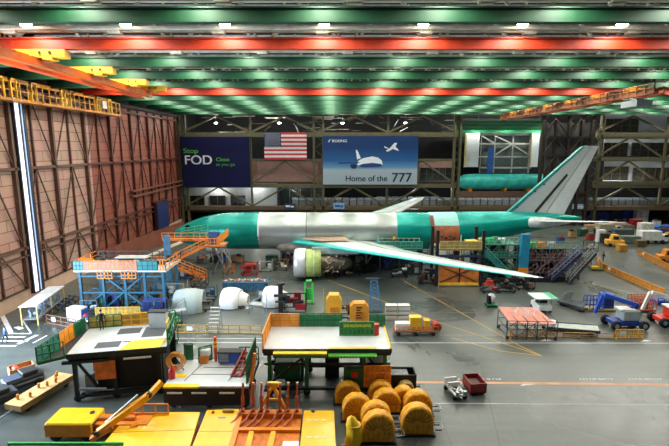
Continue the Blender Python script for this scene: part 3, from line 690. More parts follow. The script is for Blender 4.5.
# ---- wing docks in front: three large wheeled platforms -------------------------------------------
def dock(label, px, X0, X1, Y0, Y1, Z, skirt, deckmat, leg_x, base=BLK):
    t = thing('work_dock', label, 'work platform', ((X0+X1)/2, (Y0+Y1)/2, 0)); W, D = (X1-X0)/2, (Y1-Y0)/2
    obj('deck', MB().box(-W, W, -D, D, Z-.12, Z), deckmat, t)
    obj('deck_edge', MB().box(-W, W, -D-.06, -D, Z-.34, Z+.02).box(W, W+.06, -D, D, Z-.34, Z+.02).box(-W-.06, -W, -D, D, Z-.34, Z+.02), M('#1a2220', .6), t)
    m = MB()
    for x in (-W*.9, -W*.3, W*.3, W*.9): m.box(x-.12, x+.12, -D+.1, D-.1, Z-.5, Z-.12)
    m.box(-W, W, -D+.15, -D+.4, Z-.6, Z-.2).box(-W, W, D-.4, D-.15, Z-.6, Z-.2); obj('under_frame', m, base, t)
    legs(t, [(x, y) for x in leg_x for y in (-D+.35, D-.35)], .35, Z-.5, .28, DG if base == BLK else base)
    wheelset(t, leg_x, (-D+.35, D-.35), .28, .22)
    return t, W, D, Z
WHD = M('#cdd3d2', .55, 0, .1, .7)
# left dock
t, W, D, Z = dock('big work platform with white deck and black patches at left', 0, -20.6, -13.5, 31.9, 36.9, 4.05, 1, WHD, (-3.2, -.4, 2.9), M('#0e1210', .6)); t.rotation_euler = (0,0,R(11))
obj('walkway', MB().add([(-W-1.6,-D-.9,Z-.1),(-W,-D-.1,Z-.1),(-W,D,Z-.1),(-W-.4,D,Z-.1),(-W-1.6,-D-.9,Z-.25),(-W,-D-.1,Z-.25),(-W,D,Z-.25),(-W-.4,D,Z-.25)], [(0,1,2,3),(7,6,5,4),(0,4,5,1),(1,5,6,2),(2,6,7,3),(3,7,4,0)]), DGR, t)
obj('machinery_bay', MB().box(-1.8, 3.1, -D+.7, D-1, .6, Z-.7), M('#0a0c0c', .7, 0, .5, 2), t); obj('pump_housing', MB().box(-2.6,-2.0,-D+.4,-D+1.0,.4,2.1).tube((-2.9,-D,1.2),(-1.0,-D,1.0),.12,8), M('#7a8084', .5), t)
for x0, x1, y0, y1 in ((-.9,.9,.7,1.9),(1.2,2.9,-.3,1.9),(-1.9,-.1,-1.8,-.7)): obj('deck_patch', MB().box(x0, x1, y0, y1, Z, Z+.012), M('#55585a', .7), t)
obj('deck_slot', MB().box(.0, 3.4, -1.0, -.85, Z, Z+.014), BLK, t)
obj('yellow_flap', MB().add([(.1,-D-.02,Z+.02),(3.1,-D-.02,Z+.02),(3.3,-1.25,Z+.16),(.7,-1.25,Z+.16),(.1,-D-.02,Z-.12),(3.1,-D-.02,Z-.12),(3.3,-1.25,Z+.02),(.7,-1.25,Z+.02)], [(0,1,2,3),(7,6,5,4),(0,4,5,1),(1,5,6,2),(2,6,7,3),(3,7,4,0)]), YELB, t)
m = MB(); x = -W
while x < -.1: m.box(x, x+.16, -D-.12, -D-.05, Z-.34, Z-.02); x += .34
obj('rubber_fringe', m, BLK, t)
rail(t, (-W-1.6, -D-.9, Z-.1), (-W-1.05, -.9, Z-.1), 1.2, 4, DG, M('#1f6f60', .4, 0, .2, 1, 0, 0, 0, .7)); rail(t, (-W-1.6, -D-.9, Z-.1), (-W-.1, -D-.1, Z-.1), 1.2, 2, DG); rail(t, (-W-1.03, -.85, Z-.1), (-W-.65, .9, Z-.1), 1.15, 3, ORG, M('#f09a1c', .5)); rail(t, (-W-.62, 1.0, Z-.1), (-W-.3, D, Z-.1), 1.15, 3, DG, M('#0e5a34', .5))
rail(t, (W, -1.2, Z), (W, D, Z), 1.1, 4, DG); rail(t, (W-.1, -1.4, Z), (W-.1, -.2, Z), 1.5, 1, YELB)
obj('side_gate', rail_mb((W+.1,-D+.2,Z),(W+.1,-.6,Z),1.3,2,.1), DG, t)
rail(t, (-W, D, Z), (-.9, D, Z), 1.1, 4, DG, M('#b89a3a', .6, 0, .4, 2)); rail(t, (-.9, D, Z), (1.4, D, Z), 1.1, 3, YEL, M('#c08a2a', .6, 0, .4, 2)); rail(t, (2.6, D, Z), (W, D, Z), 1.1, 2, DG)
obj('cross_brace', MB().bar((-W+.4,-D+.3,Z-.5),(-1.4,-D+.3,.6),.16).bar((-W-.4,-D+.1,Z-.7),(-W+2.8,-D+.1,Z-.7),.22), BLK, t)
obj('lower_panel', MB().box(-.9-.9, -.0-.3, -D+.2, -D+.3, 1.7, 3.2), M('#d06a22', .5, 0, .3, 2), t)
obj('base_frame', MB().box(-W+.6, W, -D+.2, -D+.5, .35, .6).box(-W+.6, W, D-.5, D-.2, .35, .6).box(-W+.6,-W+.9,-D,D,.35,.6).box(W-.4,W-.1,-D,D,.35,.6), BLK, t)
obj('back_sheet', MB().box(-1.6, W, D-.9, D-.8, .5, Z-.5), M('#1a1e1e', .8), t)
obj('fluorescent_strip', MB().box(.4, 2.4, -D-.1, -D, Z-.75, Z-.62), M('#d8dcd8', .4), t)
c = thing('control_cabinet', 'grey-white cabinet standing on the deck of the left work platform', 'cabinet', (-15.2, 36.6, 4.06)); obj('body', MB().box(-.72,.72,-.3,.3,0,1.35), M('#c3c8c6', .5, 0, .08), c); obj('lid', MB().box(-.78,.78,-.36,.36,1.35,1.45), DGR, c)
# centre dock
t, W, D, Z = dock('big work platform with white deck and green fence in the centre', 0, -5.5, 4.35, 32.2, 36.6, 4.05, 1, WHD, (-4.5, -1.6, 2.9, 4.5))
obj('yellow_flap', MB().box(-4.1, .0, -D-.5, -D-.02, Z-.24, Z-.12), YELB, t); obj('green_flap', MB().box(.1, 3.2+.6, -D-.6, -D-.02, Z-.42, Z-.3), M('#4aa52e', .45), t); obj('yellow_ramp', MB().box(.1, 3.8, -D-.02, -D+.35, Z, Z+.05), M('#d8b860', .5), t)
m = MB(); x = .2
while x < 3.7: m.box(x, x+.05, -D-.62, -D-.6, Z-.5, Z-.28); x += .22
obj('green_fringe', m, DG, t)
obj('green_flap_edge', MB().box(-4.1, .0, -D-.52, -D-.45, Z-.48, Z-.24), DG, t)
rail(t, (-W, -D, Z), (-W, D, Z), 1.25, 4, ORG, M('#e9a02c', .5)); rail(t, (-W, D, Z), (-2.5, D, Z), 1.15, 3, ORG, M('#e8a83a', .5))
rail(t, (-2.4, D, Z), (1.2, D, Z), 1.2, 6, DG, M('#127a46', .5, 0, .3, 2)); rail(t, (3.6, D, Z), (W, D, Z), 1.15, 2, DG, M('#1e7c50', .5))
rail(t, (1.0, .3, Z), (3.8, .3, Z), 1.2, 8, M('#2e9a3a', .5), M('#156b34', .5, 0, .3, 2)); obj('yellow_post', MB().box(W-.1, W, -D, D, Z, Z+.12), YELB, t)
obj('cable_tray', MB().box(1.3, 3.6, .25, .28, Z+.75, Z+1.0), M('#a8b83a', .6, 0, .6, 8), t)
obj('base_frame', MB().box(-W, W, -D+.2, -D+.5, .5, .72).box(-W, W, D-.5, D-.2, .5, .72).box(-W,-W+.3,-D,D,.5,.72).box(W-.3,W,-D,D,.5,.72), BLK, t)
obj('cross_beam', MB().box(-1.6, 2.9, D-.6, D-.35, 1.9, 2.1).box(-W, -1.6, D-.6, D-.35, 1.0, 1.2).box(-W,W,-D+.25,-D+.4,2.6,2.75), BLK, t)
obj('green_box', MB().box(-4.2, -2.2, -1.0, .2, .9, 2.2), M('#0f5a38', .45), t); obj('green_box', MB().box(1.3, 2.9, -D+.1, -D+.9, .8, 2.4), M('#0d5c3a', .45), t); obj('red_square', MB().box(1.9, 2.4, -D+.07, -D+.1, 1.6, 2.1), RED, t)
g = obj('lower_gate', rail_mb((3.0-.1,-D+.05,.9),(W+.0-.1+.1,-D+.05,.9),1.75,5,.1,3), M('#e8963a', .5), t)
obj('infill_panel', MB().box(2.95, W, -D+.08, -D+.12, .9, 2.6), M('#d8843a', .55), g)
obj('white_tank', MB().box(W-1.6, W-.4, -D+1.2, -D+2.4, 1.7, 3.2), WHT, t); obj('cross_brace', MB().bar((2.9,-D+.5,Z-.5),(W,-D+.5,1.0),.14).bar((-1.6,-D+.4,Z-.6),(-4.5,-D+.4,1.0),.14), BLK, t)
obj('red_drum', MB().tube((4.0,.5,Z),(4.0,.5,Z+.95),.26,12), RED, t)
# lower dock between them
t, W, D, Z = dock('low work platform with white deck panels between the two big docks', 0, -12.6, -6.3, 30.6, 34.6, 2.0, 1, M('#c9cfce', .5, 0, .08, .8), (-2.7, 0, 2.7))
for x in (-1.3, 2.0): obj('deck_seam', MB().add([(x-.6,-D+.5,Z+.012),(x-.53,-D+.5,Z+.012),(x+.1,D-.6,Z+.012),(x+.03,D-.6,Z+.012)], [(0,1,2,3)]), BLK, t)
for y in (-.5, .6): obj('deck_seam', MB().box(-1.6 if y<0 else -1.0, W, y, y+.07, Z, Z+.012), BLK, t)
obj('yellow_sill', MB().box(-W, -.55, -D-.35, -D+.1, Z-.1, Z+.03), YELB, t); obj('corrugated_sill', MB().box(-.5, W, -D-.35, -D+.15, Z-.05, Z+.08), M('#dfe6e6', .4), t)
obj('yellow_marking', MB().box(-W+.2, -W+1.2, -.9, -.4, Z, Z+.015), YELB, t)
m = MB(); x = -.4
while x < W: m.box(x, x+.06, -D-.38, -D-.35, Z-.12, Z+.06); x += .16
obj('sill_teeth', m, GRY, t)
for x in (-W+.4, -.95, 1.1): obj('light_strip', MB().box(x-.1, x+1.0, -D-.42, -D-.36, Z-.5, Z-.38), M('#dcdcc8', .4), t)
obj('front_apron', MB().box(-W, W, -D-.3, -D-.1, .5, Z-.12), M('#15130e', .7), t)
rail(t, (-W+.2, D, Z), (-W+.9, D, Z), 1.4, 1, DG, M('#136a3e', .5)); rail(t, (-1.6, D-.6, Z), (-.7, D, Z), 1.3, 1, DG, M('#2c9a68', .5)); rail(t, (1.6, D, Z), (W, D, Z), 1.1, 3, DG)
rail(t, (W-.2, -D, Z), (W-.2, D, Z), 2.0, 3, DG, M('#0f4a2c', .6)); obj('orange_post', MB().bar((W-.1,-D+.1,.6),(W+.35,-D+.6,4.2),.22), ORG, t)
obj('diagonal_ladder', stair_mb((1.9,-.9,Z),(2.6,1.1,Z+1.3),.7,6,'x'), M('#a04a3a', .6), t)
q = thing('tool_chest', 'blue tool chest with grey drawers on the low dock between the platforms', 'tool chest', (-9.45+1.0, 34.0, 2.02))
obj('cabinet', MB().box(-.95,.95,-.35,.35,.15,1.0), BLU, q); wheelset(q, (-.7,.7), (-.25,.25), .08, .06)
for i in range(3): obj('drawer', MB().box(-.85,-.1,-.38,-.35,.25+i*.25,.45+i*.25), GRY, q)
obj('work_top', MB().box(-1,1,-.4,.4,1.0,1.08), BLK, q); 
q = thing('crate_pile', 'heap of orange and red boxes beside the blue tool chest on the dock', 'boxes', (-10.45, 34.1, 2.02))
obj('orange_box', MB().box(-.5,.1,-.3,.3,0,.6), ORG, q); obj('white_sack', rb((.8,.6,.5)), WHT, q).location = (-.1,.1,.6)
q = thing('traffic_bollard', 'tall red and orange post standing left of the blue tool chest', 'post', (-9.75, 34.3, 2.02)); obj('post_tube', MB().tube((0,0,0),(0,0,2.1),.13,10), M('#e04a20', .5), q); obj('band', MB().tube((0,0,1.2),(0,0,1.4),.17,10).tube((0,0,1.6),(0,0,1.75),.17,10), YEL, q)
q = tag(obj('bin', MB().lathe([(0,.28),(.8,.34),(.82,.3),(.1,.24)], (0,0,0), 'z', 16), M('#8c1c20', .5)), 'dark red round bin at the right of the blue tool chest', 'bin'); q.location = (-7.1, 34.0, 2.02)
q = thing('hose_reel', 'orange hose reel beside the left end of the low dock', 'reel', (-13.3+.9, 32.6, 2.02)); obj('drum', MB().lathe([(-.15,.75),(-.12,.75),(-.1,.4),(.1,.4),(.12,.75),(.15,.75)], (0,0,.85), 'y', 24), M('#c88a3a', .5, 0, .4, 3), q); obj('stand', MB().bar((-.5,.2,0),(0,.2,.9),.07).bar((.5,.2,0),(0,.2,.9),.07), DGR, q)
q = tag(obj('fire_extinguisher', MB().lathe([(0,.0),(.02,.24),(.7,.24),(.85,.1),(1.0,.08)], (0,0,0), 'z', 14), RED), 'red fire extinguisher beside the orange hose reel', 'extinguisher'); q.location = (-12.35, 31.5, 2.02)

# ---- yellow machines along the bottom edge ---------------------------------------------------------
YM = M('#ffc400', .38, 0, .1, 1.3, 0, 0, .3); YO = M('#f08c08', .4, 0, .15, 1.4)
def P3(px, py, z): return G(px, py, z)
def slab(t, name, corners, z, h, mat):
    """slab whose top face corners lie at the given picture points of plane z, relative to thing t"""
    o = t.location; v = [G(a, b2, z)-o for a, b2 in corners]
    return obj(name, MB().add([tuple(p) for p in v]+[(p.x, p.y, p.z-h) for p in v], [(0,1,2,3),(7,6,5,4),(0,4,5,1),(1,5,6,2),(2,6,7,3),(3,7,4,0)]), mat, t)
t = T('boom_tractor', 'orange-yellow boom machine with folded arm at the bottom left', 'machine', 88, 436)
obj('counterweight', rb((3.1,1.9,1.0), .15), YM, t).location = (-.9,.3,.35)
obj('counterweight_side', MB().box(-2.42,.62,-.68,-.62,.4,1.25), YO, t); obj('cap', MB().tube((.1,.6,1.35),(.1,.6,1.42),.16,12), DGR, t)
m = MB()
for z in (.5,.7,.9,1.1): m.box(.66, .72, -.5, .1, z, z+.08)
obj('vent', m, BLK, t)
obj('chassis', MB().box(.6,4.2,-.3,.9,.45,1.05), YO, t); obj('chassis_tube', MB().tube((.6,.3,1.1),(3.2,.3,1.1),.18,10), M('#d07a20', .4), t)
wheelset(t, (-1.8,.3,3.4), (-.5,.9), .4, .3)
def ar(a, b2, w, h, mat, name): return obj(name, MB().bar(a, b2, w, h), mat, t)
ar((1.3,-1.0,.95),(4.0,.9,2.5),.34,.42,M('#eba01e', .4),'arm'); ar((4.0,.9,2.5),(4.6,1.6,3.1),.3,.36,M('#eba01e', .4),'arm_head'); ar((1.6,-.55,1.35),(3.3,.65,2.65),.12,.12,STEEL,'hydraulic_ram'); ar((.9,-1.2,.6),(2.1,-.7,1.2),.4,.3,M('#c07828', .5, 0, .3, 3),'claw'); ar((2.2,-.9,.55),(3.6,-.3,1.0),.3,.3,YO,'lower_arm')
obj('guard', rail_mb((2.5,.9,1.05),(5.2,.9,1.05),.75,3,.09,1), M('#d8862a', .5), t)
obj('pin', MB().tube((4.0,.7,2.55),(4.0,1.15,2.55),.2,12).tube((1.3,-1.25,.95),(1.3,-.7,.95),.2,12), DGR, t)
def yplate(label, c, seam=True):
    bx = sum(a for a, _ in c)/4; by = sum(b2 for _, b2 in c)/4
    t = T('counterweight_sled', label, 'machine', bx, by, 0, None, 0); t.location = tuple(G(bx, by, .9)); t.location.z = 0
    slab(t, 'top_plate', c, 1.0, .14, YM); k = [(bx+(a-bx)*.96, by+(b2-by)*.96) for a, b2 in c]; slab(t, 'body', k, .86, .86, YO)
    if seam: slab(t, 'seam', [(c[3][0]*.5+c[0][0]*.5, (c[0][1]+c[3][1])/2), (c[2][0]*.5+c[1][0]*.5, (c[1][1]+c[2][1])/2+.3), (c[2][0]*.5+c[1][0]*.5, (c[1][1]+c[2][1])/2+.7), (c[3][0]*.5+c[0][0]*.5, (c[0][1]+c[3][1])/2+.5)], 1.006, .006, M('#8a6a20', .6))
    p = G(c[0][0]+6, c[0][1]+3, 1.0)-t.location; obj('red_knob', MB().lathe([(0,.1),(.12,.1),(.16,.02)], p, 'z', 10), RED, t)
    return t
t1_ = yplate('plain yellow steel machine cover right of the boom machine', [(130,412.5),(200,412),(190,446),(96,452)])
t2_ = yplate('yellow steel machine cover with a dark slot left of the fork rack', [(207,410),(239,409),(228,452),(190,452)])
p = G(222, 417.5, 1.0)-t2_.location; obj('slot_label', MB().box(p.x-.25, p.x+.25, p.y-.08, p.y+.08, p.z, p.z+.02), GRY, t2_); obj('latch', MB().box(p.x-.1,p.x+.7,p.y+.55,p.y+.75,1.0,1.18), M('#b08a28', .5), t2_)
t = T('slotted_cover', 'yellow machine cover with rows of white slots beside the reels', 'machine', 318, 432)
slab(t, 'top_plate', [(304,410.5),(334,410.5),(336,454),(299,454)], 1.0, .14, YM); slab(t, 'body', [(305,411.5),(333,411.5),(334,453),(301,453)], .86, .86, YO)
for px in (309, 316.5, 324):
    for py in (420, 437):
        p = G(px, py, 1.0)-t.location; obj('slot', MB().box(p.x-.16,p.x+.16,p.y-.05,p.y+.05,1.0,1.015), WHT, t)
p = G(313, 411.5, 1.0)-t.location; obj('notch', MB().tube((p.x,p.y,.95),(p.x,p.y,1.03),.14,10), BLK, t)
# fork rack
t = T('lifting_fork_rack', 'orange rack holding a row of upright rust-coloured fork arms', 'rack', 268, 440); RK = M('#e07a18', .5, 0, .3, 2.5)
slab(t, 'base_tray', [(240,410),(302,409),(298,454),(226,454)], .8, .15, RK); slab(t, 'cross_beam', [(233,427),(300,427),(300,430),(232,430)], 1.0, .2, YO); slab(t, 'cross_beam', [(238,411),(302,411),(302,414),(237,414)], 1.15, .3, M('#d87a20', .5)); slab(t, 'side_beam', [(240,410),(244,410),(232,452),(226,452)], 1.05, .3, YO)
FA = M('#b0583a', .5, .1, .3, 3)
for i, px in enumerate((243,253.5,261.5,268,280,288,297)):
    p = G(px, 411, 1.1)-t.location
    f = obj('fork_arm', MB().bar((p.x-.35,p.y-.9,1.0),(p.x-.05,p.y-.1,1.35),.1,.12).bar((p.x-.05,p.y-.1,1.35),(p.x+.05,p.y+.1,3.05),.13,.13).bar((p.x,p.y+.02,1.5),(p.x,p.y+.05,2.2),.2,.2), FA, t)
    obj('arm_tip', MB().box(p.x-.03,p.x+.11,p.y+.03,p.y+.17,3.05,3.2), M('#d8b090', .4), f); obj('foot_bracket', MB().bar((p.x-.35,p.y-.9,1.0),(p.x-.75,p.y-1.5,.9),.12).box(p.x-.12,p.x+.12,p.y-.25,p.y+.1,1.0,1.3), FA, f)
p = G(274, 411, 1.1)-t.location; obj('lifting_frame', MB().bar((p.x-1.0,p.y,1.2),(p.x-.05,p.y+.2,2.9),.18).bar((p.x+.85,p.y,1.2),(p.x-.05,p.y+.2,2.9),.18).box(p.x-.4,p.x+.35,p.y+.1,p.y+.35,2.85,3.15).bar((p.x-.55,p.y,2.0),(p.x+.5,p.y,2.0),.12), YEL, t)
for px in (249, 271): slab(t, 'yellow_bar', [(px,431),(px+5,431),(px+2,446),(px-4,446)], 1.0, .1, YEL)
slab(t, 'white_plate', [(283,441),(299,441),(299,446),(282,446)], 1.0, .1, WHT)
t = tag(obj('green_rail', MB().box(-3.6, 3.6, -.06, .06, 1.0, 1.16).box(-3.6,-3.5,-.05,.05,0,1.0).box(3.5,3.6,-.05,.05,0,1.0).box(-.05,.05,-.05,.05,0,1.0), M('#2e9a3a', .5)), 'green guard rail running along the very bottom left edge', 'rail'); t.location = (-16.8, 25.2, 0)

# ---- tarpaulin-covered reels --------------------------------------------------------------------------
def reel(label, px, py, w, h, col='#e8a018', dep=.8, rz=0, g='yellow tarpaulin-covered reels beside the centre dock'):
    h *= .88; t = T('covered_reel', label, 'covered reel', px, py, rz, g); r = w/2; n = 20; rnd = random.Random(int(px*10))
    prof = [(-r*.98,.12)]+[(-r*math.cos(math.pi*i/n), h-r+r*math.sin(math.pi*i/n)) for i in range(n+1)]+[(r*.98,.12)]
    rings = []
    for y, s in ((0,.93),(.05,.985),(.16,1.0),(dep*.5,.985),(dep-.12,1.0),(dep-.03,.98),(dep,.9)):
        rings.append([(x*s*(1+rnd.uniform(-.015,.015)), y+rnd.uniform(-.02,.02), .12+(z-.12)*s*(1+rnd.uniform(-.015,.015))) for x, z in prof])
    obj('tarpaulin', MB().loft(rings), M(col, .5, 0, .3, 2.2, 0, 1.5), t)
    m = MB()
    for i in range(9):
        a = math.pi*(i+.5)/9; c = (0, -.02, h-r); m.bar((c[0]-math.cos(a)*r*.25, -.025, c[2]+math.sin(a)*r*.2-.1), (c[0]-math.cos(a)*r*.82, -.012, c[2]+math.sin(a)*r*.82), .03, .05)
    for i in range(5): m.bar((-r*.7+i*r*.35, -.02, h-r-.15), (-r*.6+i*r*.3, -.01, .25), .03, .05)
    obj('fold', m, M('#a86c14', .6), t)
    obj('hem', MB().bar((-r, -.0, .16), (r, -.0, .16), .06), M('#8a5a14', .6), t)
    obj('frame', MB().box(-r-.12, r+.12, -.12, dep+.15, .04, .14).box(r+.1,r+.55,.1,.16,.35,.42).box(r+.1,r+.55,.7,.76,.35,.42), BLK, t)
    obj('handle', MB().tube((r+.1,.1,.55),(r+.65,.1,.55),.03,6).tube((r+.1,.8,.55),(r+.65,.8,.55),.03,6).tube((r+.65,.1,.55),(r+.65,.8,.55),.03,6), STEEL, t)
    return t
for a in (("covered reel at the back left corner of the group, under the orange gate",348,405,2.0,1.9),("covered reel second in the back row, right of the back left one",381,404,1.9,1.9),
          ("small pale covered reel at the back right of the group",406,396,1.3,1.3,'#c8a860'),("covered reel behind the paired right ones, low and narrow",404,410,1.5,1.9),
          ("covered reel at the right, directly behind the front right one",418,417,2.1,2.1),("covered reel left of centre, in front of the back left one",357,422,2.1,2.2),
          ("covered reel in the middle of the group, right of the left centre one",387,414,2.1,2.0),("covered reel in the middle, just behind the front one",376,430,2.1,2.15),
          ("covered reel nearest the camera, at the front of the group",378.5,444,2.15,2.4),("covered reel at the front right corner of the group",417.5,436.5,2.2,2.45)):
    reel(*a)
t = thing('tarpaulin_bundle', 'bright yellow tarpaulin bundle standing left of the front reel', 'tarpaulin', tuple(G(352.5, 445)))
rg = []
for z, r in ((0,.52),(.3,.56),(.9,.5),(1.5,.42),(1.95,.25),(2.1,.06)): rg.append([(math.cos(a)*r*(1+.12*math.sin(5*a+z*3))+.12*math.sin(z*2), math.sin(a)*r*.8*(1+.1*math.cos(4*a)), z) for a in [2*math.pi*i/20 for i in range(20)]])
obj('sheet', MB().loft(rg), M('#f2c410', .5, 0, .15, 2, 0, .8), t); obj('tie', MB().tube((.1,0,1.45),(.1,0,1.52),.46,14), M('#c89a10', .5), t)

# ---- left floor: carts, bench, crates -----------------------------------------------------------------
t = T('flat_trailer', 'long pale wooden flat trailer with yellow fittings at the left edge', 'trailer', 42, 397, 0)
t.rotation_euler = (0,0,R(76)); obj('bed', MB().box(-2.4,2.4,-.75,.75,.55,.75), M('#d8b070', .55, 0, .15), t); obj('side_skirt', MB().box(-2.4,2.4,-.78,-.75,.3,.72).box(-2.42,-2.38,-.75,.75,.3,.72), M('#8a6a3a', .6), t)
wheelset(t, (-1.7,1.7), (-.6,.6), .27, .18); obj('drawbar', MB().bar((-2.4,0,.4),(-4.2,.2,.2),.06), STEEL, t)
for x, y in ((-1.7,.3),(-1.2,-.3),(0,.2),(.4,-.2),(1.5,.1),(1.9,.4),(1.0,-.4)): obj('fitting', MB().tube((x,y,.75),(x,y,1.15),.09,8).tube((x-.12,y,.95),(x+.12,y,.95),.06,6), M('#c88a3c', .5), t)
t = T('tow_tractor', 'dark blue-black low tractor at the left edge behind the trailer', 'tractor', 24, 387, 52)
obj('body', rb((2.7,1.5,.75), .2), M('#202a38', .5), t).location = (0,0,.3); obj('seat_back', rb((1.1,1.2,.35), .1), BLK, t).location = (.4,0,1.05); obj('hood', MB().box(-1.3,-.2,-.6,.6,1.05,1.15), M('#3c4858', .5), t)
wheelset(t, (-.9,.9), (-.75,.75), .34, .24); obj('stripe', MB().box(-1.36,1.36,-.77,-.75,.6,.75), GRY, t)
t = T('tow_tractor', 'dark low tractor cut by the left edge, in front of the cardboard box', 'tractor', -3, 406, 52)
obj('body', rb((2.6,1.5,.7), .2), M('#28323c', .5), t).location = (0,0,.3); obj('seat', rb((1,1.1,.35), .1), BLK, t).location = (.3,0,1.0); wheelset(t, (-.9,.9), (-.75,.75), .32, .24); obj('hood', MB().box(-1.2,-.3,-.55,.55,1.0,1.1), DGR, t)
t = T('open_crate', 'tan cardboard crate with red items near the left edge', 'crate', 22, 374, 45)
obj('crate_wall', MB().box(-.9,.9,-.6,-.52,0,.8).box(-.9,.9,.52,.6,0,.8).box(-.9,-.82,-.6,.6,0,.8).box(.82,.9,-.6,.6,0,.8), M('#b8804a', .7), t); obj('floor_board', MB().box(-.9,.9,-.6,.6,0,.1), M('#a8703c', .7), t); obj('red_roll', MB().tube((-.4,-.3,.5),(-.4,.4,.5),.3,10), M('#d04a28', .5), t)
p_, q_ = G(30, 326), G(58, 304); d_ = q_-p_
t = T('work_table', 'long white table and frame near the foot of the left wall', 'table', 43, 318, math.degrees(math.atan2(d_.y, d_.x))); t.location = tuple((p_+q_)/2); t.scale = (d_.length/6.6, 1, 1)
obj('table_top', MB().box(-3.4,3.4,-.9,.9,2.2,2.3), M('#dfe3e6', .4), t); legs(t, [(x, y) for x in (-3.2, 0, 3.2) for y in (-.8, .8)], 0, 2.2, .1, M('#e6c86a', .5)); obj('lower_shelf', MB().box(-3.3,3.3,-.8,.8,.7,.76), GRY, t)
m = MB(); rnd = random.Random(9)
for i in range(26): m.cb((rnd.uniform(-3,3.1), rnd.uniform(-.6,.6), .78+rnd.uniform(.15,.5)), (rnd.uniform(.15,.6), rnd.uniform(.15,.5), rnd.uniform(.2,.9)))
obj('stored_parts', m, M('#8fa0b4', .5, .1, .6, 6), t)
bk_ = T('bicycle', 'dark bicycle parked nearest the end of the white table', 'bicycle', 64, 309, 40, 'bicycles parked beside the white table')
for x in (-.55,.55): obj('wheel', MB().lathe([(-.03,.32),(-.03,.4),(.03,.4),(.03,.32)], (x,0,.4), 'y', 18), RUB, bk_)
obj('bike_frame', MB().tube((-.55,0,.4),(-.1,0,.9),.03,6).tube((-.1,0,.9),(.4,0,.9),.03,6).tube((.4,0,.9),(0,0,.35),.03,6).tube((0,0,.35),(-.1,0,.9),.03,6).tube((.55,0,.4),(.4,0,1.0),.03,6).tube((-.55,0,.4),(0,0,.35),.03,6), M('#3a5a7a', .4, .3), bk_)
obj('saddle', MB().box(-.25,.05,-.08,.08,.95,1.02), BLK, bk_); obj('handlebar', MB().tube((.4,-.25,1.05),(.4,.25,1.05),.025,6), STEEL, bk_)
for i, (px, py, lb) in enumerate(((67.5,306,'second'),(71,303,'third'),(60.5,312.5,'fourth'))): dup(bk_, tuple(G(px, py)), 35+i*6, 'dark bicycle, the %s one parked beside the white table' % lb)
t = T('cabinet', 'white portable cabinet with blue side standing by the teal scaffold', 'cabinet', 78, 321, -12)
obj('body', rb((1.9,1.1,1.55), .08), M('#e4e9ee', .4, 0, .05), t).location = (0,0,.12); obj('blue_side', MB().box(.96,1.02,-.5,.5,.3,1.5), M('#2f62c0', .5), t); obj('door_seam', MB().box(-.02,.02,-.58,-.55,.2,1.6), GRY, t); wheelset(t, (-.7,.7), (-.4,.4), .1, .08)
for i, (px, py, lab, col_) in enumerate(((86,322,'red and blue striped barrel beside the white cabinet','#b02848'),(90,324,'dark blue barrel right of the striped barrel','#1c2c6a'))):
    t = T('barrel', lab, 'barrel', px, py); obj('drum', MB().lathe([(0,.0),(0,.32),(.5,.35),(1.0,.32),(1.0,0)], (0,0,0), 'z', 16), M(col_, .5), t); obj('band', MB().lathe([(.4,.36),(.6,.36)], (0,0,0), 'z', 16), WHT, t)
def crate_rail(label, a, b2, mat, h=1.0, n=6, cat='barrier', name='guard_barrier', infill=None, tag2=True):
    p, q = G(*a), G(*b2); d = q-p; t = thing(name, label, cat, tuple(p), math.degrees(math.atan2(d.y, d.x)))
    rail(t, (0,0,0), (d.length,0,0), h, n, mat, infill); obj('foot', MB().box(-.05,.05,-.3,.3,0,.08).box(d.length-.05,d.length+.05,-.3,.3,0,.08), mat, t)
    if tag2: obj('notice', MB().box(d.length*.15,d.length*.15+.6,-.06,-.03,h*.35,h*.85), WHT, t)
    return t
crate_rail('low brown barrier with white notices in front of the white table', (47,323), (84,330), M('#8a6450', .5), 1.0, 5)
crate_rail('yellow chain barrier with notices on the floor behind the low dock', (174,333), (262,334), M('#b08c3a', .5), .9, 8)
crate_rail('yellow folding barrier in front of the pink-topped stand', (510,338), (545,338), M('#d8a030', .5), .95, 14, infill=None)
crate_rail('yellow folding barrier in front of the blue boom lift', (615,338.5), (643,338.5), M('#d8a030', .5), .95, 12)
crate_rail('thin orange tape barrier between the two yellow barriers', (546,337.5), (614,338.5), M('#b8883a', .5), .55, 4)
crate_rail('long orange mesh barrier running right from the lone worker', (600,268), (664,296), M('#d89838', .5), .95, 16, infill=M('#c07a2c', .6, 0, .3, 2))
crate_rail('orange mesh barrier in the far right corner near the edge', (638,254), (672,272), M('#d89838', .5), .95, 10, infill=M('#b87838', .6, 0, .3, 2))
crate_rail('orange mesh barrier end returning toward the tail dock', (597,262), (602,270), M('#e09030', .5), 1.1, 3, infill=M('#d07c28', .6))

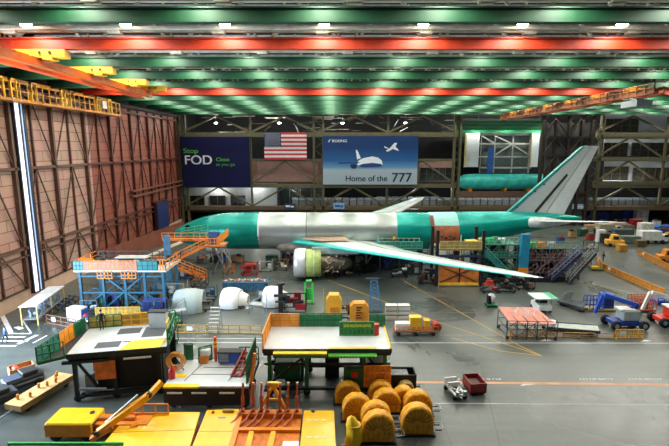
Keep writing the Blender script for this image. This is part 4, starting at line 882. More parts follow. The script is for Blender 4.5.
# ---- people --------------------------------------------------------------------------------------------
def person(label, px, py, rz, top, leg, hair='#2a1c14', extra=None, z=0.0, pose='walk'):
    loc = G(px, py, z); me = bpy.data.meshes.new('person')
    s = .16 if pose == 'walk' else .05
    J = [(0,0,.95,.15),(0,0,1.15,.15),(0,0,1.38,.17),(0,0,1.5,.07),(0,-.01,1.6,.085),(0,-.01,1.72,.09),
         (-.1,0,.9,.1),(-.1,-s,.5,.07),(-.1,s*.2-.02,.09,.045),(-.1,-.16,.04,.04),(.1,0,.9,.1),(.1,s,.5,.07),(.1,s*2,.1,.045),(.1,s*2-.13,.04,.04),
         (-.19,0,1.42,.06),(-.26,s*.6,1.15,.045),(-.25,-.12,.93,.035),(-.25,-.18,.86,.03),(.19,0,1.42,.06),(.26,-s*.6,1.15,.045),(.25,-.2,.98,.035),(.25,-.27,.93,.03)]
    E = [(0,1),(1,2),(2,3),(3,4),(4,5),(0,6),(6,7),(7,8),(8,9),(0,10),(10,11),(11,12),(12,13),(2,14),(14,15),(15,16),(16,17),(2,18),(18,19),(19,20),(20,21)]
    me.from_pydata([j[:3] for j in J], E, []); tmp = bpy.data.objects.new('tmp', me); C.objects.link(tmp)
    sk = tmp.modifiers.new('s', 'SKIN'); tmp.modifiers.new('d', 'SUBSURF').levels = 1
    for i, j in enumerate(J): me.skin_vertices[0].data[i].radius = (j[3], j[3]*.85)
    me.skin_vertices[0].data[0].use_root = True
    bpy.context.view_layer.update(); nm = bpy.data.meshes.new_from_object(tmp.evaluated_get(bpy.context.evaluated_depsgraph_get())); bpy.data.objects.remove(tmp)
    nm.materials.clear()
    for c_ in (SKIN, M(top, .7), M(leg, .7), M('#1a1614', .6)): nm.materials.append(c_)
    for f in nm.polygons:
        z_ = f.center.z; ax = abs(f.center.x)
        f.material_index = 3 if z_ < .1 else 2 if (z_ < .95 and ax < .21) else 0 if (z_ > 1.5 or (ax > .2 and z_ < 1.0)) else 1
        f.use_smooth = True
    t = thing('person', label, 'person', tuple(loc), rz)
    o = bpy.data.objects.new('body', nm); C.objects.link(o); o.parent = t
    obj('hair', MB().lathe([(1.66,.1),(1.72,.115),(1.8,.09),(1.84,.02)], (0,.015,0), 'z', 12), M(hair, .8), t)
    if extra: obj('vest', MB().lathe([(1.0,.2),(1.2,.2),(1.42,.22),(1.47,.12)], (0,0,0), 'z', 12), M(extra, .6), t)
    return t
person('person in blue shirt and dark trousers walking by the floor stripes at left', 6, 343, 150, '#2f5a9a', '#181c26')
person('person in dark clothes standing beside the orange mesh barrier at right', 603, 262, 30, '#181818', '#20242a', pose='stand')
person('person in yellow vest on the platform under the rear body', 394, 246, 0, '#8a6a20', '#20242a', extra='#e0b020', z=4.0, pose='stand')
person('person in dark clothes on the deck at the back of the left platform', 102, 330, 20, '#14181c', '#101418', z=4.07, pose='stand')
person('person in white shirt by the rear scaffold below the tail', 487, 262, 10, '#b8c0c4', '#20242a', z=0, pose='stand')
# ================================================================== MID FIELD
TB = M('#145a72', .5, 0); TB2 = M('#145660', .5); NAVY = M('#1c2a6a', .5)
# teal wing scaffold at left
t = thing('scaffold_platform', 'teal-blue steel scaffold platform with orange gates beside the left wall', 'scaffold', (-25.1, 53.0, 0)); W, D, Z = 5.4, 2.6, 5.2
obj('deck', MB().box(-W, W, -D, D, Z-.2, Z), M('#c4ccc8', .5), t)
legs(t, [(-4.9,-2.2),(-2.2,-2.2),(.4,-2.2),(2.7,-2.2),(4.9,-2.2),(-4.9,2.2),(0,2.2),(4.9,2.2)], 0, Z-.2, .28, TB)
m = MB()
for a, b2 in (((-2.2,-2.2,4.6),(2.7,-2.2,.5)),((2.7,-2.2,4.6),(-2.2,-2.2,.5)),((-4.9,-2.2,.4),(-2.2,-2.2,2.4)),((2.7,-2.2,2.4),(4.9,-2.2,.4)),((-4.9,2.2,.4),(0,2.2,4.6)),((4.9,2.2,.4),(0,2.2,4.6))): m.bar(a, b2, .18)
for z in (.5, 2.4, 4.4): m.box(-4.9, 4.9, -2.28, -2.12, z-.1, z+.1).box(-4.9, 4.9, 2.12, 2.28, z-.1, z+.1)
obj('cross_brace', m, TB, t)
rail(t, (-W,-D,Z), (-4.2,-D,Z), 1.15, 3, TB2, M('#1f7c80', .4)); rail(t, (-4.1,-D,Z), (2.0,-D,Z), 1.15, 12, ORG, M('#a8745a', .5)); rail(t, (2.1,-D,Z), (4.5,-D,Z), 1.15, 4, TB2, M('#1f7c80', .4)); rail(t, (4.5,-D,Z), (W,-D,Z), 1.3, 3, ORG)
rail(t, (-W,D,Z), (W,D,Z), 1.1, 12, TB2); rail(t, (-W,-D,Z), (-W,D,Z), 1.1, 4, ORG); rail(t, (W,-D,Z), (W,D,Z), 1.1, 4, ORG)
for x in (-2.6,-1.8,.2,1.0): obj('hanging_gate', rail_mb((x,-D-.05,Z-1.0),(x+.9,-D-.05,Z-1.0),.9,2,.08), ORG, t)
m = MB(); rnd = random.Random(11)
for i in range(18): x = rnd.uniform(-5,4.5); y = rnd.uniform(-1.8,2); m.cb((x,y,Z+.3), (rnd.uniform(.3,1.3), rnd.uniform(.3,.9), .6))
obj('stacked_parts', m, M('#4a4f4c', .6, 0, .8, 3), t); obj('panel_sheet', MB().box(-1.5,2.2,-.6,.8,Z+.95,Z+1.02), M('#c8ccc6', .5), t); obj('orange_roll', MB().tube((-5.2,-1.2,Z+.6),(-3.9,-1.2,Z+.6),.55,14), ORG, t)
for a, r_, x, y, z in (('round_hose',.8,-3.6,-1.6,2.0),('round_hose',.7,-4.2,-1.3,1.1)): obj(a, MB().lathe([(-.06,r_-.08),(-.06,r_),(.06,r_),(.06,r_-.08),(-.06,r_-.08)], (x,y,z), 'y', 22), TB, t)
for i, (x, w_) in enumerate(((-2.6, 2.2), (3.5, 2.6))):
    c = thing('tool_cart', 'navy blue tool cart under the %s of the teal scaffold' % ('left half' if i == 0 else 'right end'), 'cart', (-24.6+x, 51.9 if i==0 else 50.1, 0)); obj('body', rb((w_,1.1,1.5), .1), NAVY, c).location = (0,0,.2); wheelset(c, (-.7,.7), (-.4,.4), .12, .08); obj('top_tray', MB().box(-w_/2,w_/2,-.5,.5,1.7,1.8), M('#3a4a9a', .5), c)
# yellow/green railed pit platform between scaffold and left dock
crate_rail('yellow mesh fence in front of the teal scaffold', (97,327), (141,326), M('#d0a030', .5), 2.2, 10, infill=M('#a88a38', .6, 0, .5, 3), tag2=False)
# nose dock with orange stairs
t = thing('nose_dock', 'orange access stairs and landings around the airliner nose', 'stairs', (-21.6, 65.5, 0)); OR2 = M('#e07a1c', .45); OR3 = M('#ec8f28', .45)
zt, zm = 5.6, 3.3
a = A(168,262,64.5)-t.location; b2 = A(207,245,64.5)-t.location; c3 = A(206,278,64)-t.location
obj('upper_landing', MB().box(b2.x-.2, b2.x+2.6, -1.6, 1.2, b2.z-.2, b2.z), M('#c8742a', .5), t); obj('mid_landing', MB().box(a.x-2.0, a.x+.8, -2.0, 1.0, a.z-.2, a.z), M('#c86a24', .5), t)
stairs(t, (a.x+.6,-1.0,a.z), (b2.x,-1.0,b2.z), 1.2, 12, OR2, 'y', OR3); stairs(t, (c3.x,-1.6,max(.3,c3.z)), (a.x+.4,-1.6,a.z), 1.2, 13, OR2, 'y', OR3)
rail(t, (b2.x,-1.6,b2.z), (b2.x+2.6,-1.6,b2.z), 1.1, 4, OR3); rail(t, (b2.x+1.6,-1.5,b2.z), (b2.x+3.2,-1.0,b2.z+1.4), 1.1, 2, OR3, M('#e8962c', .5)); rail(t, (a.x-2,-2,a.z), (a.x+.7,-2,a.z), 1.1, 3, OR3, M('#d8541c', .5))
obj('long_gangway', MB().box(a.x-1.6, b2.x+.2, 1.4, 2.6, b2.z+.1, b2.z+.35), OR2, t); rail(t, (a.x-1.6,1.4,b2.z+.35), (b2.x+.2,1.4,b2.z+.35), 1.0, 8, OR3); rail(t, (a.x+1,2.6,b2.z+.9), (b2.x-.8,2.6,b2.z+1.6), .9, 4, M('#4aa86a', .5))
legs(t, [(a.x-1.8,-1.8),(a.x-1.8,.8),(a.x+.6,.8),(b2.x+.2,1.0),(b2.x+2.3,1.0),(b2.x+2.3,-1.4)], 0, a.z-.2, .16, M('#6a5a4a', .5), 'leg')
legs(t, [(b2.x+.2,1.0),(b2.x+2.3,1.0),(b2.x+2.3,-1.4)], a.z-.2, b2.z-.2, .16, M('#7a7a74', .5), 'leg')
obj('cross_brace', MB().bar((b2.x+.2,1,0.3),(b2.x+2.3,1,b2.z-.3),.12).bar((b2.x+2.3,1,0.3),(b2.x+.2,1,b2.z-.3),.12).bar((b2.x+2.3,-1.4,.3),(b2.x+3.5,-1.4,2.8),.12).bar((b2.x+3.5,-1.4,2.8),(b2.x+2.3,-1.4,b2.z-.4),.12), M('#8a8c88', .5), t)
p = A(167.5, 252, 63)-t.location; obj('blue_mast', MB().box(p.x-.4, p.x+.4, p.y-.3, p.y+.3, 0, 6.9), M('#4a7fa2', .5), t)
c = thing('control_cabinet', 'dark blue double cabinet standing on the upper orange landing at the nose', 'cabinet', (b2.x-21.6+.9, 65.5-.3, b2.z+.01)); obj('body', MB().box(-.7,.7,-.4,.4,0,1.9), M('#1c3a66', .4), c); obj('door', MB().box(-.62,-.04,-.46,-.4,.1,1.8), M('#2c5488', .4), c); obj('door', MB().box(.04,.62,-.46,-.4,.1,1.8), M('#2c5488', .4), c)
# low partition and pale floor plates behind
struct('wall_low_partition', MB().add([(-37,70,0),(-37,70,3.2),(-33.5,97,3.4),(-33.5,97,0),(-36.8,70,0),(-36.8,70,3.2),(-33.3,97,3.4),(-33.3,97,0)], [(0,1,2,3),(7,6,5,4),(0,4,5,1),(1,5,6,2),(2,6,7,3),(3,7,4,0)]), M('#74402e', .5, 0, .25, .6))
t = thing('floor_mat', 'long pale strip of flooring in front of the brown partition', 'mat', (-32, 82, 0)); obj('strip', MB().add([(-3.6,-12,.03),(-2.2,-12,.03),(1.4,13,.03),(0,13,.03)], [(0,1,2,3)]), M('#d8c8b0', .5), t)
# engine cowlings on stands
def cowl(label, px, py, L_, r, rz, col='#e6e8e6', tail=True, arc=(0,180)):
    t = T('engine_cowling', label, 'cowling', px, py, rz, 'engine cowlings waiting on stands')
    obj('shell', MB().lathe([(-L_/2,r*.78),(-L_/2+.15,r*.92),(-L_*.15,r),(L_*.2,r*.98),(L_*.5,r*.86),(L_*.5,r*.8),(-L_/2,r*.7)], (0,0,.55), 'x', 26, True, -15, 195), M(col, .4, 0, .06), t)
    obj('end_cap', MB().prism([(r*.8*math.cos(R(a)), .55+r*.8*math.sin(R(a))) for a in range(-15, 196, 15)], 'x', -L_/2, -L_/2+.06), M('#c8ccca', .5), t)
    if tail: obj('nozzle', MB().lathe([(L_*.5,r*.7),(L_*.9,r*.48),(L_*.92,r*.4),(L_*.5,r*.5)], (0,0,.6), 'x', 22), M(col, .4, 0, .06), t)
    obj('stand', MB().box(-L_/2,L_*.8,-r*.7,-r*.6,.25,.37).box(-L_/2,L_*.8,r*.6,r*.7,.25,.37).box(-L_/2,-L_/2+.12,-r*.7,r*.7,.25,.37).box(L_*.7,L_*.8,-r*.7,r*.7,.25,.37), DGR, t); wheelset(t, (-L_*.4,L_*.6), (-r*.65,r*.65), .13, .08)
    return t
cowl('white engine cowling with tapering nozzle left of centre on a low stand', 232, 305.5, 2.3, 1.75, -4); cowl('white engine cowling right of the first white one, beside the red machine', 273, 304, 2.2, 1.75, -4)
cowl('grey-green engine cowling open to the left under the orange stairs', 190, 309, 3.4, 2.0, 8, '#a4b4b2', False)
t = T('parts_table', 'long table piled with colourful small parts behind the white cowlings', 'table', 246, 291, 3); obj('table_top', MB().box(-3.1,3.1,-.7,.7,1.3,1.4), M('#2a5a7a', .5), t); legs(t, [(x,y) for x in (-2.9,0,2.9) for y in (-.6,.6)], 0, 1.3, .12, TB2)
obj('side_curtain', MB().box(-3.0,3.0,-.66,-.6,.3,1.3), M('#2c5a78', .6, 0, .5, 2), t); rnd = random.Random(4)
cols = ('#d84a2c','#e8e0d0','#4a90c8','#e8a83a','#c8c8c8','#b8284a','#58a868')
for i in range(24): obj('part_box', MB().cb((-2.9+i*.25, rnd.uniform(-.4,.4), 1.4+.12), (.22, .3, rnd.uniform(.15,.3))), M(cols[i % 7], .5), t)
def eq_stand(label, px, py, cols_, n=6, s=1.0, seed=1, name='test_stand', cat='machine'):
    """open steel frame on wheels with pumps, boxes and hoses"""
    t = T(name, label, cat, px, py); rnd = random.Random(seed)
    obj('frame', MB().box(-1*s,1*s,-.6*s,-.52*s,.25,.35).box(-1*s,1*s,.52*s,.6*s,.25,.35).box(-1*s,-.92*s,-.6*s,.6*s,.25,.35).box(.92*s,1*s,-.6*s,.6*s,.25,.35).box(-1*s,1*s,-.6*s,-.54*s,1.7*s,1.78*s), M(cols_[0], .5), t)
    legs(t, [(x,y) for x in (-.96*s,.96*s) for y in (-.56*s,.56*s)], .2, 1.78*s, .08, M(cols_[0], .5), 'post')
    for i in range(n):
        x = rnd.uniform(-.7,.7)*s; z = rnd.uniform(.4,1.3)*s; k = rnd.random()
        if k < .6: obj('housing', MB().cb((x, rnd.uniform(-.3,.3)*s, z+.1), (rnd.uniform(.3,.8)*s, .5*s, rnd.uniform(.3,.7)*s)), M(cols_[1+i % (len(cols_)-1)], .5), t)
        else: obj('pump', MB().tube((x-.3*s,0,z),(x+.3*s,0,z),.2*s,12), M(cols_[1+i % (len(cols_)-1)], .4, .4), t)
    wheelset(t, (-.8*s,.8*s), (-.5*s,.5*s), .14, .08); return t
eq_stand('black and red engine handling machine beside the centre dock', 294, 312, ('#1a1c1e','#8c1c20','#2a2c2e','#101214','#6a1a1c'), 10, 1.5, 3)
t = T('column_lift', 'tall black column lift just left of the black and red machine', 'lift', 281, 314); obj('mast', MB().box(-.25,.25,-.25,.25,.15,3.6), BLK, t); obj('carriage', MB().box(-.75,.75,-.35,-.2,2.2,2.5).box(-.6,.6,-.35,-.2,1.5,1.7), DGR, t); obj('base', MB().box(-.8,.8,-.7,.7,.0,.2), DGR, t); obj('top_disc', MB().tube((0,0,3.6),(0,0,3.85),.5,14), BLK, t)
t = T('green_ladder_stand', 'bright green upright stand beside the engine cowlings', 'stand', 309, 303); obj('upright', MB().box(-.55,-.35,-.2,.2,0,3.0).box(.35,.55,-.2,.2,0,3.0).box(-.55,.55,-.2,.2,2.8,3.0), M('#3cc848', .45), t); obj('panel', MB().box(-.35,.35,-.05,.05,.4,1.9), M('#28a03c', .5), t); obj('base', MB().box(-.7,.7,-.5,.5,0,.12), M('#1c6a30', .5), t)
t = T('step_ladder', 'silver rolling step ladder standing alone on the open floor', 'ladder', 215, 331); obj('stile', MB().bar((-.6,-.8,0),(-.45,.6,2.6),.07).bar((.6,-.8,0),(.45,.6,2.6),.07), STEEL, t); obj('back_leg', MB().bar((-.6,.9,0),(-.45,.6,2.6),.06).bar((.6,.9,0),(.45,.6,2.6),.06), STEEL, t)
for i in range(7): obj('tread', MB().box(-.55,.55,-.75+i*.19,-.5+i*.19,.3+i*.35,.35+i*.35), M('#b8bcb8', .4), t)
for i, (px, py, rz, lb) in enumerate(((178,320,25,'grey wheeled step frame leaning below the green-grey cowling'),(258,313,-15,'grey wheeled step frame between the white cowling and the black lift'))):
    t = T('work_step', lb, 'steps', px, py, rz); obj('top_tray', MB().box(-1.0,1.0,-.5,.5,1.1,1.18), M('#a8b0ae', .5), t); legs(t, [(x,y) for x in (-.9,.9) for y in (-.45,.45)], 0, 1.1, .07, STEEL); obj('handrail', MB().bar((-1,-.5,1.2),(.9,-.5,2.3),.06).bar((-1,.5,1.2),(.9,.5,2.3),.06).bar((.9,-.5,1.1),(.9,-.5,2.3),.06).bar((.9,.5,1.1),(.9,.5,2.3),.06), STEEL, t); obj('tread', MB().box(-1.5,-1.0,-.4,.4,.5,.56), STEEL, t)
# things behind the centre dock
def hood(label, px, py, w, h, col_):
    t = T('equipment_hood', label, 'machine', px, py); obj('cover', MB().prism([(-w/2,.2),(w/2,.2),(w/2,h*.8),(w*.3,h),(-w*.3,h),(-w/2,h*.82)], 'y', -.5, .6), M(col_, .5, 0, .15, 1.5), t)
    obj('face_panel', MB().box(-w*.25,w*.25,-.56,-.5,h*.2,h*.6), M('#c87a24', .5), t); wheelset(t, (-w*.35,w*.35), (-.4,.5), .14, .1); obj('side_pole', MB().tube((-w/2-.25,0,0),(-w/2-.25,0,h+.6),.06,8), M('#8a8c38', .5), t); return t
hood('tall rounded yellow machine cover standing behind the centre dock', 334, 323, 1.7, 3.4, '#e6a42a'); t = hood('square orange-yellow machine box with black writing lines behind the centre dock', 359, 322.5, 2.1, 2.4, '#d8902a')
for i in range(5): obj('printed_line', MB().box(-.35,.1 if i % 2 else .3,-.6,-.56,.7+i*.3,.82+i*.3), BLK, t)
t = T('lattice_ladder', 'blue lattice mast with crossbars behind the centre dock', 'ladder', 374, 312); m = MB(); m.bar((-.5,0,0),(-.35,.8,3.9),.1).bar((.9,0,0),(.35,.8,3.9),.1)
for i in range(9): m.bar((-.5+i*.017,i*.09,i*.43),(.9-i*.06,i*.09+.09,i*.43+.43),.06).bar((.9-i*.06,i*.09,i*.43),(-.5+i*.017,i*.09+.09,i*.43+.43),.06)
obj('mast', m, M('#2f6f9a', .5), t); obj('crosshead', MB().box(-1.0,.6,.7,.9,3.8,3.95), DGR, t); obj('foot', MB().box(-.7,1.1,-.3,.3,0,.1), DGR, t)
for i in range(2):
    for j in range(3):
        p = G(391+i*12.5, 318, 0); lb = 'white storage box in the right-hand block, %s' if i == 0 else 'white storage box in the left-hand block, %s'
        t = thing('storage_box', ('white storage box in the %s stack behind the centre dock, %s one' % (('left','right')[i], ('bottom','middle','top')[j])), 'box', (p.x, p.y, .1+j*.52)); obj('shell', rb((1.35,.9,.48), .06), M('#d4d4cc', .5, 0, .08), t); obj('dark_rim', MB().box(-.69,.69,-.47,-.44,.36,.44), DGR, t)
t = T('pallet_rack', 'white low pallet under the two stacks of storage boxes', 'pallet', 397.2, 318.8); obj('slats', MB().box(-1.5,1.5,-.5,.7,.0,.09), M('#8c8478', .6), t)
t = T('parts_trolley', 'orange low trolley with yellow boxes right of the white boxes', 'trolley', 415, 334); obj('bed', MB().box(-2.3,2.3,-.6,.6,.45,.6), RUST, t); obj('side_frame', rail_mb((-2.3,-.6,.5),(2.3,-.6,.5),.55,9,.07,1), M('#b87a3a', .5), t); wheelset(t, (-1.8,0,1.8), (-.5,.5), .2, .12)
obj('end_drum', MB().tube((2.2,-.5,.9),(2.2,.5,.9),.45,14), M('#a02820', .5), t); obj('white_bin', MB().box(-2.1,-.6,-.4,.4,.6,1.3), WHT, t)
for i, (x, w_, h) in enumerate(((-.15,1.15,1.3),(1.05,.55,.95))):
    t2 = thing('yellow_box', ('large' if i == 0 else 'small')+' yellow box on the orange low trolley', 'box', (t.location.x+x+.1, t.location.y, .61)); obj('shell', rb((w_,.8,h), .05), M('#e8b020', .45), t2); obj('lid', MB().box(-w_/2-.03,w_/2+.03,-.43,.43,h,h+.06), M('#f0c030', .4), t2)
# two small carts on the open floor
t = T('engine_dolly', 'small white and black framed dolly alone on the open floor', 'cart', 455, 394, 12); obj('bed_frame', MB().box(-.45,-.35,-1.0,1.0,.35,.5).box(.35,.45,-1.0,1.0,.35,.5).box(-.45,.45,.9,1,.35,.5).box(-.45,.45,-1.0,-.9,.35,.5), M('#dfe2e0', .4), t); obj('cross_frame', MB().bar((-.4,-.9,.5),(.4,.2,.55),.08).bar((.4,-.9,.5),(-.4,.2,.55),.08).box(-.5,.5,.2,.32,.5,.9).box(-.5,.5,.8,.9,.5,1.0), WHT, t); obj('deck_plate', MB().box(-.35,.35,-.9,.9,.3,.35), BLK, t); wheelset(t, (-.42,.42), (-.8,.75), .2, .14)
for x, y in ((-.3,-.95),(.3,-.95),(0,-.7)): obj('canister', MB().tube((x,y,.5),(x,y,.75),.14,12), STEEL, t)
t = T('open_bin', 'dark red steel bin right of the small white dolly', 'bin', 474, 390, 6); obj('bin_wall', MB().box(-.65,.65,-.85,-.78,.2,1.0).box(-.65,.65,.78,.85,.2,1.0).box(-.65,-.58,-.85,.85,.2,1.0).box(.58,.65,-.85,.85,.2,1.0), M('#8a2422', .5), t); obj('bin_floor', MB().box(-.65,.65,-.85,.85,.2,.3), M('#3a1414', .6), t); wheelset(t, (-.5,.5), (-.6,.6), .13, .1); obj('load', MB().cb((0,.1,.55),(.8,.9,.35)), M('#4a2422', .6, 0, .5, 4), t)
# ---- rear-body docks ---------------------------------------------------------------------------------------
t = thing('body_dock', 'tall black steel dock with orange base and gold deck beneath the rear body', 'work platform', (17.6, 62.5, 0))
legs(t, [(-3.2,-1.5),(3.2,-1.5),(-3.2,1.8),(3.2,1.8)], 0, 8.0, .4, BLK, 'post'); obj('orange_base', MB().box(-2.9,2.7,-1.8,-1.6,.4,3.1), M('#b8682c', .5, 0, .3, 1.5), t); obj('yellow_sill', MB().box(-2.9,2.7,-1.95,-1.55,.2,.6), M('#e8b030', .5), t)
obj('cross_brace', MB().bar((-2.8,-1.9,.6),(2.6,-1.9,3.0),.1).bar((2.6,-1.9,.6),(-2.8,-1.9,3.0),.1).box(-.15,.05,-1.9,-1.8,.5,3.1), M('#3a2418', .5), t)
obj('deck', MB().box(-3.0,3.0,-1.8,1.8,5.2,5.4), M('#8a7440', .5), t); rail(t, (-2.9,-1.8,5.4), (2.9,-1.8,5.4), 1.1, 6, M('#c8a860', .5), M('#8f8450', .5, 0, .3, 2)); obj('beam', MB().box(-3.4,3.4,-1.8,-1.4,4.2,4.5).box(-3.4,3.4,-1.7,-1.5,3.3,3.45), M('#2a2c48', .5), t); obj('yellow_box', MB().box(1.0,2.6,-1.2,0,5.4,6.4), YEL, t); obj('cable', MB().tube((0,-1.7,3.1),(0,-1.7,7.4),.07,6), M('#b8a890', .5), t)
t = thing('side_platform', 'teal railed platform along the rear body left of the black dock', 'work platform', (10.0, 67.8, 0)); obj('deck', MB().box(-3.2,3.4,-1.3,1.3,3.9,4.1), M('#3a6a60', .5), t); rail(t, (-3.2,-1.3,4.1), (3.4,-1.3,4.1), 1.15, 8, M('#4fa890', .5), M('#2a7a68', .5, 0, .3, 2)); rail(t, (-3.2,1.2,4.1), (3.4,1.2,4.1), 1.15, 8, M('#9ab8a0', .5)); legs(t, [(x,y) for x in (-3,0,3.2) for y in (-1.1,1.1)], 0, 3.9, .15, DGR); obj('side_panel', MB().box(-3.3,-3.2,-1.2,1.2,4.1,5.6), M('#2a9098', .5), t); obj('cross_brace', MB().bar((-3,-1.1,.2),(0,-1.1,3.8),.1).bar((3.2,-1.1,.2),(0,-1.1,3.8),.1), DGR, t)
# tail dock
t = thing('tail_dock', 'dense multi-level steel tail dock with teal stairs under the airliner tail', 'scaffold', (27.6, 65.5, 0))
lattice(t, -6.4, -.9, -2, 2.4, 0, 5.4, 4, 3, M('#4a6a60', .5), .13); lattice(t, .4, 8.4, -2, 2.4, 0, 4.8, 7, 3, M('#5c5450', .5), .13)
for z, x0, x1, c_ in ((5.4,-6.4,-.9,'#3c7c6c'),(3.4,-6.4,-.9,'#2e5c54'),(1.7,-6.4,-.9,'#26302e'),(4.8,.4,8.4,'#4c4c48'),(3.0,.4,8.0,'#3a3634'),(1.5,.4,7.0,'#2c2826')): obj('deck', MB().box(x0,x1,-1.9,2.3,z-.12,z), M(c_, .6), t)
rail(t, (-6.4,-2,5.4), (-.9,-2,5.4), 1.1, 9, M('#5cb8a0', .5)); rail(t, (-6.4,-2,3.4), (-.9,-2,3.4), 1.0, 9, M('#3c9a80', .5)); rail(t, (.4,-2,4.8), (8.4,-2,4.8), 1.1, 10, M('#6c9a80', .5)); rail(t, (.4,-2,3.0), (8.4,-2,3.0), 1.0, 10, M('#8a7a78', .5))
stairs(t, (-2.2,-2.8,.6), (-6.2,-2.8,4.6), 1.1, 12, M('#2c8a84', .5), 'y', M('#46a89c', .5)); stairs(t, (3.8,-2.8,.3), (7.8,-2.8,4.4), 1.0, 12, M('#23264a', .5), 'y', M('#7c8090', .5)); stairs(t, (5.8,-3.9,.3), (9.8,-2.9,4.4), 1.0, 12, M('#3c3e42', .5), 'y', M('#8c9090', .5))
obj('column', MB().box(-.75,.45,-2.9,-2.2,2.2,7.1), M('#1f7c9c', .45), t); obj('column_base', MB().box(-.75,.45,-2.9,-2.2,.4,2.2), M('#e08a20', .5), t)
m = MB(); rnd = random.Random(21)
for i in range(46):
    x = rnd.uniform(.6,6); z = rnd.uniform(.4,4.2); y = rnd.uniform(-2.4,-1.9); m.bar((x,y,z),(x+rnd.uniform(-.5,1.3),y,z+rnd.uniform(.5,1.6)), .1)
obj('leaning_bars', m, M('#7a5c60', .5, 0, .6, 2), t)
m = MB()
for i in range(22): m.cb((rnd.uniform(-5.9,-1.4), rnd.uniform(-1.5,1.5), (5.4,3.4,1.7)[i % 3]+.3), (rnd.uniform(.3,1.0), .6, .6))
obj('deck_equipment', m, M('#5a8a70', .5, 0, .9, 4), t)
for x, z, c_ in ((-4.6,5.42,'#38b868'),(-5.9,5.42,'#e0c040'),(-3.0,5.42,'#d0d4d0'),(-1.6,3.42,'#c8ccc8'),(1.6,4.82,'#48c060'),(2.9,4.82,'#e08a30'),(4.4,4.82,'#a8b0b0'),(5.9,3.02,'#6a2a3a')): obj('equipment_case', rb((.9,.7,.8), .05), M(c_, .5), t).location = (x, -1.1, z)
obj('shade_sheet', MB().box(.5,8.2,2.45,2.5,.2,4.6).box(-6.3,-1,2.45,2.5,.2,5.0), M('#221e1c', .8, 0, .5, 1), t)  # dark sheets added behind the lattice, standing in for shade in its gaps
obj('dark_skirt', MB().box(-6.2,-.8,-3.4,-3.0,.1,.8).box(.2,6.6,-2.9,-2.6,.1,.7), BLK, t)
# ---- equipment under and beside the body, each a cart or machine -------------------------------------------
for i, a in enumerate((('red steel lift stand under the forward body', 250, 275, ('#8c2018','#b02820','#5a1a14','#c83a28'), 7, 1.25),
    ('low white and steel cart right of the red lift stand', 266, 271, ('#c8ccca','#e0e4e2','#8a8c8a','#2a2c2c'), 5, 1.0),
    ('small orange cart on the floor left of the red lift stand', 229, 273, ('#d8701c','#e89030','#8a4a1a'), 4, .8),
    ('steel and brown cart in front of the engine intake', 281, 270, ('#6a5c4c','#c8a070','#3a3c3c','#e0d0b8'), 6, 1.1),
    ('dark blue wheeled unit under the centre body', 369, 270, ('#1a2438','#2c58b8','#1c2c5c','#101418'), 7, 1.3),
    ('dark blue wheeled unit under the wing root, right of the other blue unit', 386, 271, ('#141c2c','#2848a0','#18202c'), 6, 1.2),
    ('dark stand below the wing beside the landing gear', 352, 274, ('#15181a','#3a3430','#6a6258','#22282a'), 7, 1.3),
    ('black stand with pipes below the wing, left of the orange-based dock', 412, 274, ('#15181a','#2c3a34','#4a4038','#9aa0a0'), 7, 1.3),
    ('dark stand beneath the wing behind the engine', 332, 276, ('#15181a','#4a4a44','#a88a60','#22282a'), 7, 1.1),
    ('brown and grey stand at the far side of the nose', 205, 262, ('#5a4a40','#8a8078','#b87040','#33302c'), 6, 1.3),
    ('grey stand with hoses right of the orange-based dock', 489, 292, ('#2a2c2c','#c83028','#5a5c58','#a0a8a8'), 7, 1.1),
    ('black low stand just below the wing tip', 505, 292, ('#15181a','#2c3030','#6a3a20','#1c2022'), 7, 1.2),
    ('black low stand under the tail dock, right of the wing tip', 524, 289, ('#15181a','#242828','#7a5a50','#1c2022'), 7, 1.2),
    ('dark green unit with white top beside the left dock', 168, 345, ('#104a30','#1c6a44','#d8dcd8','#8c2020'), 6, .9),
    ('teal and navy stand behind the yellow mesh fence', 158, 318, ('#1c4a5a','#20306a','#2c7a80','#3aa060'), 7, 1.3),
    ('grey work stand right of the teal scaffold', 176, 300, ('#8a9290','#b8c0be','#6a7270','#2c6a90'), 6, 1.4),
    ('dark machine behind the tall yellow cover', 347, 318, ('#3a2c1c','#c88a30','#5a4a38','#181a1a'), 6, 1.0),
    ('blue-grey pump unit between the grey-green and white cowlings', 208, 300, ('#24384c','#2c4a68','#1c2a38','#48647c'), 6, 1.1),
    ('black test unit behind the tall green stand', 311, 277, ('#101214','#3a3c38','#7a6a50','#1c2022'), 8, 1.2),
    ('black and tan unit just behind the engine core', 342, 268, ('#101214','#8a7050','#2a2c2c','#1c2022'), 8, 1.2),
    ('black unit with pale box right of the dark blue units', 399, 277, ('#101214','#c8ccc8','#2a2c2c','#1c2022'), 7, 1.2),
    ('dark green unit right under the teal railed platform', 421, 260, ('#12201c','#1c5a44','#2a2c2c','#30705c'), 7, 1.3),
    ('black unit close left of the orange-based dock', 427, 283, ('#101214','#4a2c1c','#2a2c2c','#1c2022'), 7, 1.3),
    ('dark unit on the far side of the orange-based dock', 455, 262, ('#101214','#7a5a3c','#2a4c4c','#1c2022'), 7, 1.3),
    ('dark unit with teal boxes between the orange-based dock and the tail dock', 478, 280, ('#182422','#2a7a70','#2a2c2c','#8a5a30'), 8, 1.4),
    ('dark grey unit in the open floor under the forward body', 288, 261, ('#1c2022','#5a5c58','#8a5a3c','#2a2c2c'), 7, 1.2),
    ('steel frame unit at the left of the centre dock', 265, 303, ('#6a7270','#b0b8b6','#3a4240'), 5, 1.0))):
    eq_stand(a[0], a[1], a[2], a[3], a[4], a[5], 30+i, 'equipment_stand', 'equipment')
